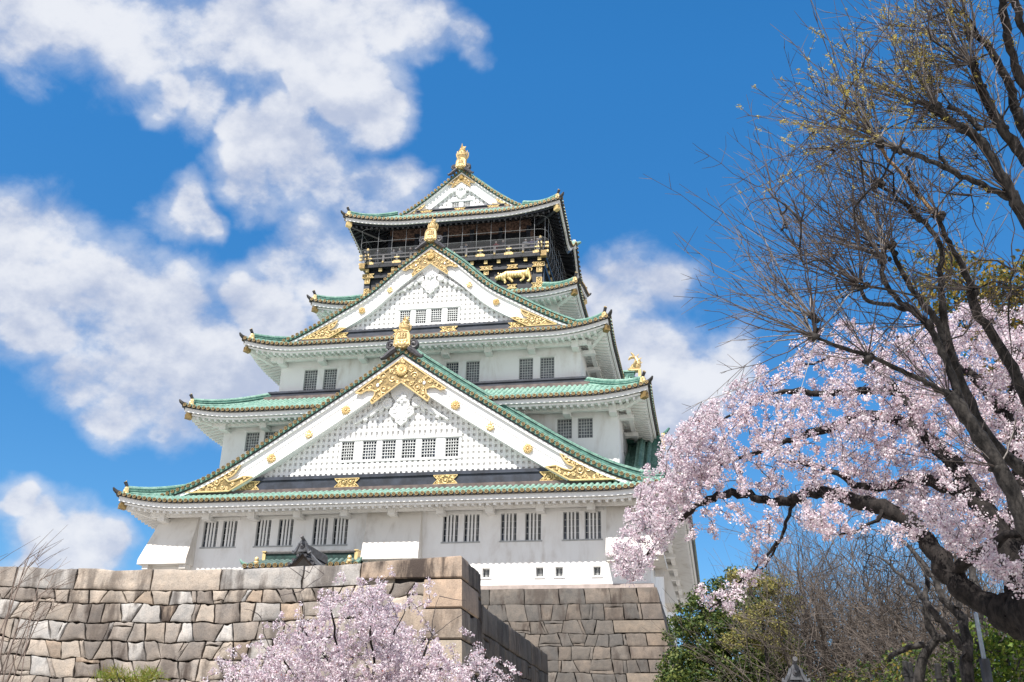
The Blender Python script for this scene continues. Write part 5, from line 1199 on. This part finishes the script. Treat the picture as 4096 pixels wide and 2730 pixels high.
for e_, dd_, L_e in EXTRA:
    dd_ = dd_/np.linalg.norm(dd_)
    for _ in range(rng.integers(2, 5)):
        s_ = dd_+rng.normal(0, .45, 3)+np.array([0, 0, .15]); s_ /= np.linalg.norm(s_); l = rng.uniform(.4, 1.1); f = np.linspace(0, 1, 8)[:, None]; p = e_+(s_*f+rng.normal(0, .3, 3)*f*f*.5)*l; p[1:] += np.cumsum(rng.normal(0, .018, (7, 3)), axis=0)
        tw.tube(p, list(np.linspace(.0075, .0025, 8)), 4, 0, cap=False)
        for q in range(5):
            j = rng.integers(1, 7); w = s_+rng.normal(0, .6, 3); w /= np.linalg.norm(w); L = rng.uniform(.12, .42); tw.tube([p[j], p[j]+w*L*.5+rng.normal(0, .02, 3), p[j]+w*L], [.004, .0032, .002], 3, 0, cap=False)
for x, y, d, n, ln, bud in knobs:
    K = P(x, y, d); [m.ell(K+rng.normal(0, .03, 3), tuple(rng.uniform(.025, .055, 3)), 0, 7, 5) for _ in range(5)]
    for i in range(int(n*1.0)):
        an = rad(rng.normal(130, 36)); dr = RR*math.cos(an)+UU*math.sin(an)+rng.normal(0, .30)*np.array([math.sin(_ya), -math.cos(_ya), 0])*-1
        dr /= np.linalg.norm(dr); l = ln*rng.uniform(.45, 1.15); k = 8; bend = rng.normal(0, .34, 3)+UU*rng.uniform(-.05, .35)
        f = np.linspace(0, 1, k)[:, None]; p = K+dr*.03+(dr*f+bend*f*f*.5)*l; p[1:] += np.cumsum(rng.normal(0, .02, (k-1, 3))*(l/1.5), axis=0)
        r = rng.uniform(.006, .0115); (sw if rng.random() < .42 else tw).tube(p, list(np.linspace(r, .0028, k)), 4, 0, cap=False)
        for q in range(rng.integers(4, 11)):
            t = rng.uniform(.25, 1.); j = min(int(t*(k-1)), k-2); a = p[j]*(1-(t*(k-1)-j))+p[j+1]*(t*(k-1)-j); dd = p[j+1]-p[j]; dd /= np.linalg.norm(dd)
            s = dd+rng.normal(0, .55, 3); s /= np.linalg.norm(s); L = rng.uniform(.15, .55)*(1.15-t*.6); w = rng.normal(0, .12, 3)
            pp = np.array([a, a+s*L*.5+w*L*.15, a+s*L+w*L*.5]); tw.tube(pp, [.0042, .0034, .002], 3, 0, cap=False)
            if rng.random() < bud*.4: buds += [pp[1]*(1-v)+pp[2]*v for v in rng.random(3)]
        if rng.random() < bud:
            for _ in range(9): t = rng.uniform(.2, .95)*(k-1); j = int(t); buds.append(p[j]*(1-t+j)+p[min(j+1, k-1)]*(t-j))
m.build('trunk', [BARKB, BARKT], BT, 50); tw.build('twigs', [simple('brown_twig', (.075,.058,.052), .75, var=.3, scale=4)], BT); sw.build('shoots', [TWIG], BT)
flowers(np.array(buds), .03, 8, .0085, [(.50,.40,.08),(.42,.36,.10),(.55,.45,.14),(.36,.33,.09)], 'buds', BT, LEAF, 5)

# ------------------------------------------------------------------ trees and shrubs behind
def leafy(name, label, group, blobs, trunk_at, per, size, cols, name2='foliage', rt=.16, dens=1., shell=.75, lat=None):
    T = thing(name, label, 'tree' if 'tree' in name else 'shrub', (trunk_at[0], trunk_at[1], 0), group)
    cs = []; rs = []; cl = []
    for x, y, d, r in blobs:
        c = P(x, y, d); n = int(dens*26*r*r)+6
        for _ in range(n):
            v = rng.normal(size=3); v /= np.linalg.norm(v); v *= rng.uniform(shell, 1.08)*r*np.array([1, 1, .85]); cs.append(c+v); rs.append(rng.uniform(.22, .42)*r**.5)
    o = None
    cs = np.array(cs); rs = np.array(rs)
    flowers(cs, rs, per, size, cols, name2, T, LEAF, 4, .55)
    m = MB(); top = np.mean([P(x, y, d) for x, y, d, r in blobs], axis=0)
    q, r_ = limb(m, [(trunk_at[0], trunk_at[1], -.1), (trunk_at[0]*.8+top[0]*.2, trunk_at[1]*.8+top[1]*.2, top[2]*.45), top], rt, rt*.4, 9, jit=.02); nd = list(q[3:])
    grow(m, nd, [P(x, y, d) for x, y, d, r in blobs]+list(cs[::max(1, len(cs)//60)]), rt=.012, rmax=rt*.45, step=.5, seg=5)
    m.build('trunk', [BARKB], T, 50); return T
EVG = [(.04,.075,.02),(.06,.10,.025),(.09,.13,.03),(.13,.16,.035),(.03,.055,.02),(.17,.19,.05)]
gp = lambda x, y, d: P(x, y, d)[:2]
leafy('evergreen_tree', 'dense dark green tree standing right of the sloping stone base', 'trees behind the cherry', [(1592,1420,46,.95),(1640,1385,47,1.0),(1690,1360,47.5,1.0),(1735,1360,48,1.0),(1590,1480,46,1.15),(1640,1460,45.5,1.25),(1700,1430,46,1.2),(1760,1440,47,1.2),(1590,1545,45.5,1.3),(1650,1530,45,1.35),(1715,1510,45.5,1.3),(1780,1510,47,1.2),(1610,1610,45,1.6),(1700,1600,45,1.6),(1790,1590,46,1.5),(1570,1590,46,1.2)], gp(1670,1560,46.5), 46, .075, EVG, rt=.28, dens=1.5)
leafy('young_tree', 'loose yellow-green spring tree in front of the dark evergreen', 'trees behind the cherry', [(1735,1335,42,.55),(1780,1345,42,.6),(1810,1390,42.5,.6),(1760,1400,42,.6),(1715,1420,41.5,.55),(1790,1450,42,.6),(1740,1470,42,.5),(1690,1470,41.5,.45),(1810,1500,42.5,.5),(1690,1330,42,.4)], gp(1770,1560,42), 22, .055, [(.31,.285,.085),(.36,.32,.10),(.23,.235,.07),(.26,.22,.085)], rt=.11, dens=2.4, shell=.25)
leafy('evergreen_tree', 'tall golden-green evergreen rising behind the cherry crown at top right', 'trees behind the cherry', [(2140,625,27,.7),(2175,670,27,.8),(2225,630,27.5,.75),(2265,650,27.5,.7),(2205,720,27,.9),(2300,720,28,1.0),(2350,690,28,.9),(2345,780,28,1.1),(2280,800,28,1.1),(2380,860,28,1.2),(2350,930,28,1.1),(2400,1000,28,1.2),(2390,760,28,1.),(2430,660,28,1.1),(2450,800,28.5,1.3),(2450,940,28.5,1.3),(2440,1080,28.5,1.3),(2500,720,28.5,1.2),(2510,880,28.5,1.3),(2380,1120,28.5,1.1)], gp(2320,1500,28.5), 22, .065, [(.20,.15,.03),(.28,.20,.04),(.13,.13,.03),(.07,.09,.025),(.34,.25,.06)], rt=.25)
leafy('green_shrub', 'bright green leafy shrub in the bottom right corner', 'shrubs at lower right', [(2290,1480,21,.42),(2330,1460,21,.45),(2360,1500,21,.5),(2280,1540,20.5,.5),(2330,1540,20.5,.55),(2370,1570,20.5,.6),(2300,1600,20.5,.6),(2260,1580,21,.4),(2250,1470,23,.4)], gp(2320,1600,21), 20, .045, [(.06,.115,.012),(.10,.155,.016),(.035,.07,.01),(.15,.18,.025)], rt=.06, dens=2.6)
leafy('green_shrub', 'small olive-green shrub between the dark stakes at lower right', 'shrubs at lower right', [(2190,1500,24,.4),(2150,1550,24,.5),(2220,1550,24,.45),(2180,1590,24,.6),(2110,1580,25,.5)], gp(2170,1600,24), 16, .045, [(.06,.09,.015),(.09,.12,.02),(.04,.055,.014)], rt=.05, dens=2.4)
leafy('green_shrub', 'low dark green shrub under the bare thicket', 'shrubs at lower right', [(1960,1590,40,.9),(2030,1560,38,.8),(2080,1520,36,.6),(2080,1590,36,.9),(1900,1610,40,1.)], gp(2020,1650,38), 18, .07, EVG+[(.2,.15,.03)], rt=.06, dens=1.3)
def branching(mb, p, d, l, r, lev, out, spread=.62):
    k = 4; q = [np.array(p)]; dd = np.array(d)
    for i in range(k): dd = dd+rng.normal(0, .10, 3)+np.array([0, 0, .035]); dd /= np.linalg.norm(dd); q.append(q[-1]+dd*l/k)
    re = r*.62; mb.tube(q, list(np.linspace(r, re, k+1)), 6 if lev > 2 else 4 if lev > 0 else 3, 0, cap=False); out.append(q[-1])
    if lev == 0: return
    n = 4 if lev > 1 else 7
    for i in range(n):
        t = rng.uniform(.35, 1.0) if i else 1.; j = min(int(t*k), k-1); a = q[j]+(q[j+1]-q[j])*(t*k-j)
        s = dd*rng.uniform(.7, 1.2)+rng.normal(0, spread, 3)+np.array([0, 0, .12]); s /= np.linalg.norm(s)
        branching(mb, a, s, l*rng.uniform(.55, .85), max(.008, re*rng.uniform(.55, .85)), lev-1, out, spread)
TH = [(1845,47,12.5,'slender'),(1890,52,13.5,'pale'),(1935,44,12.5,'brown'),(1985,49,13.,'tangled'),(2040,42,11.5,'low'),(2090,46,12,'grey'),(2150,40,11,'leaning'),(2215,38,10.5,'dark'),(2290,44,13,'tall'),(1870,60,13,'distant'),(1960,56,12,'a'),(2060,55,12,'b'),(2130,52,12.5,'c'),(2240,52,13,'d'),(1815,54,11.5,'e')]
THL = ['slender bare tree nearest the dark evergreen', 'bare tree with pale branches behind the gate roof', 'brown bare tree just right of the gate roof', 'tangled bare tree in the middle of the thicket', 'low bare tree under the arching cherry limb', 'grey bare tree left of the dark stakes', 'leaning bare tree behind the dark stakes', 'dark bare tree beside the bright shrubs', 'bare tree behind the cherry trunk at far right', 'most distant bare tree behind the yellow-green tree', 'faint far bare tree between the brown and tangled ones', 'faint far bare tree behind the low bare tree', 'faint far bare tree behind the leaning one', 'faint far bare tree behind the dark shrub-side one', 'far bare tree peeking over the yellow-green tree']
for (x, d, h, _), lab in zip(TH, THL):
    p0 = P(x, 1560, d); T_ = thing('bare_tree', lab, 'tree', (p0[0], p0[1], 0), 'bare trees in the thicket'); m = MB(); tips = []
    for s in range(rng.integers(2, 4)):
        branching(m, (p0[0]+rng.normal(0, .3), p0[1]+rng.normal(0, .3), -.1), np.array([rng.normal(0, .16), rng.normal(0, .16), 1]), h*.40, .15, 4, tips)
    m.build('trunk', [barkmat('thicket_bark', (.055,.044,.038), (.155,.13,.112), 3.)], T_)
# grey-barked tree at lower right, in front of the thicket
gt = P(2222, 1530, 20); GT = thing('bare_tree', 'grey-barked forked tree beside the steel pole at lower right', 'tree', (gt[0], gt[1], 0)); m = MB(); nodes = []
def L4(pts, r0, r1): q, r = limb(m, [P(*a) if len(a) == 3 and a[0] > 1000 else a for a in pts], r0, r1, 9, jit=.015); nodes.extend(q[3:])
L4([(gt[0], gt[1], -.1), (2226,1560,20), (2224,1508,20), (2216,1433,20.2), (2178,1388,20.4), (2151,1340,20.6), (2120,1290,21), (2070,1240,21.5)], .125, .03)
L4([(2222,1500,20), (2175,1447,20), (2141,1401,20), (2119,1375,20.2), (2080,1330,20.5), (2020,1280,21)], .075, .02)
L4([(2200,1400,20.3), (2205,1350,20.5), (2190,1310,20.8), (2185,1250,21)], .06, .02)
L4([(2105,1600,21), (2125,1500,21), (2148,1471,21), (2130,1423,21), (2125,1375,21), (2128,1320,21.3), (2100,1270,21.6)], .10, .03)
L4([(2148,1471,21), (2190,1462,21), (2215,1470,21.2)], .07, .05)
L4([(2125,1480,21), (2060,1500,21), (2040,1520,21)], .06, .03)
L4([(2268,1560,23), (2264,1492,23), (2248,1396,23), (2235,1300,23.5)], .13, .07)
grow(m, nodes, [P(x, y, rng.uniform(20, 23)) for x, y in polyrand([(1960,1230),(2100,1190),(2250,1250),(2260,1400),(2200,1450),(2060,1430),(1980,1350)], 420)], rt=.005, rmax=.03, step=.3)
m.build('trunk', [BARKB], GT, 50)
# dark stakes and a steel pole by the path
for (x, y, d, lab) in ((2079,1519,22,'leftmost dark stake, standing left of its close twin'),(2089,1522,22.4,'dark stake just right of the leftmost one'),(2153,1525,22,'dark stake alone in the middle of the row'),(2184,1522,21.5,'dark stake beside the grey forked trunk'),(2246,1467,20.6,'tallest dark stake, left of the steel pole')):
    p = P(x, y, d); m = MB(); r = .055; m.tube([(p[0],p[1],0),(p[0],p[1],p[2]-.02),(p[0],p[1],p[2])], [r*1.1, r, r*.6], 9); m.tube([(p[0],p[1],p[2]-.28),(p[0],p[1],p[2]-.22)], r*1.25, 9)
    tag(m.build('fence_post', [simple('charred_wood', (.012,.011,.011), .7, bump=.3)], None, 40), lab, 'post', 'dark stakes at lower right')
p = P(2242, 1411, 19.5); p2 = P(2261, 1514, 19.5)
SP = thing('steel_pole', 'thin blue-grey steel pole with a dark sleeve at lower right', 'pole', (p2[0], p2[1], 0))
m = MB(); d_ = (p-p2); m.tube([p2-d_*.1, p2, p], [.04, .038, .034], 10); m.ell(p, (.036,.036,.03)); m.tube([p2+d_*.75, p2+d_*.77], .045, 8); m.build('pole', simple('galvanised', (.25,.30,.36), .35, .5), SP, 40)
m = MB(); m.tube([(p2[0]+.02,p2[1],0), tuple(p2-d_*.05), tuple(p2)], [.09,.085,.08], 10); m.build('sleeve', BLACK, SP, 40)
# whippy bare shrub at the left edge, pine sprig at bottom left
b = P(40, 1640, 9.0); TS = thing('bare_shrub', 'whippy leafless shrub at the left edge before the granite wall', 'shrub', (b[0], b[1], 0)); m = MB()
for i in range(10):
    a = np.array([b[0]+rng.normal(0, .14), b[1]+rng.normal(0, .2), 0]); x = rng.uniform(-90, 70); y = rng.uniform(1300, 1480); e = P(x+.45*(1568-y)*rng.uniform(.1, .8), y, 9+rng.normal(0, .3))
    mid = (a+e)/2+np.array([-.12, 0, .25]); q = smooth_path([a, mid, e, e+np.array([.12, 0, .06])], 12); m.tube(q, list(np.linspace(.008, .0016, 12)), 4, 0, cap=False)
    for _ in range(7):
        j = rng.integers(4, 11); s = np.array([rng.uniform(.05, .34), rng.normal(0, .08), rng.uniform(.05, .30)]); m.tube([q[j], q[j]+s*.5, q[j]+s+np.array([.04, 0, 0])], [.003, .0022, .0012], 3, 0, cap=False)
m.build('stems', [simple('reddish_twig', (.20,.15,.125), .8)], TS)
pt = P(300, 1600, 15); PT = thing('pine_tree', 'small pine with yellow-green needle tufts at the bottom edge, lower left', 'tree', (pt[0], pt[1], 0)); m = MB(); tips = []
limb(m, [(pt[0], pt[1], -.1), (pt[0]+.05, pt[1], 1.2), tuple(pt)], .07, .03, 8)
for x, y in ((250,1545),(268,1540),(285,1552),(300,1560),(318,1558),(335,1540),(350,1545),(262,1556),(345,1553),(325,1572),(290,1578),(240,1552)): e = P(x, y+6, 15+rng.normal(0, .2)); limb(m, [tuple(pt), tuple((pt+e)/2-np.array([0,0,.06])), tuple(e)], .02, .008, 6); tips.append(e)
m.build('trunk', [BARKB], PT, 50)
V = []; Cn = []
for e in tips:
    for _ in range(95):
        d = rng.normal(size=3)+np.array([0, 0, .8]); d /= np.linalg.norm(d); o = e+rng.normal(0, .05, 3)*np.array([1.6, 1, .5]); L = rng.uniform(.06, .12); s = np.cross(d, rng.normal(size=3)); s *= .0045/np.linalg.norm(s)
        V += [o-s, o+s, o+d*L+s*.3, o+d*L-s*.3]; Cn.append((.14+rng.random()*.10, .165+rng.random()*.07, .03))
quickmesh('needles', np.array(V), None, LEAF, np.array(Cn), PT, 4)
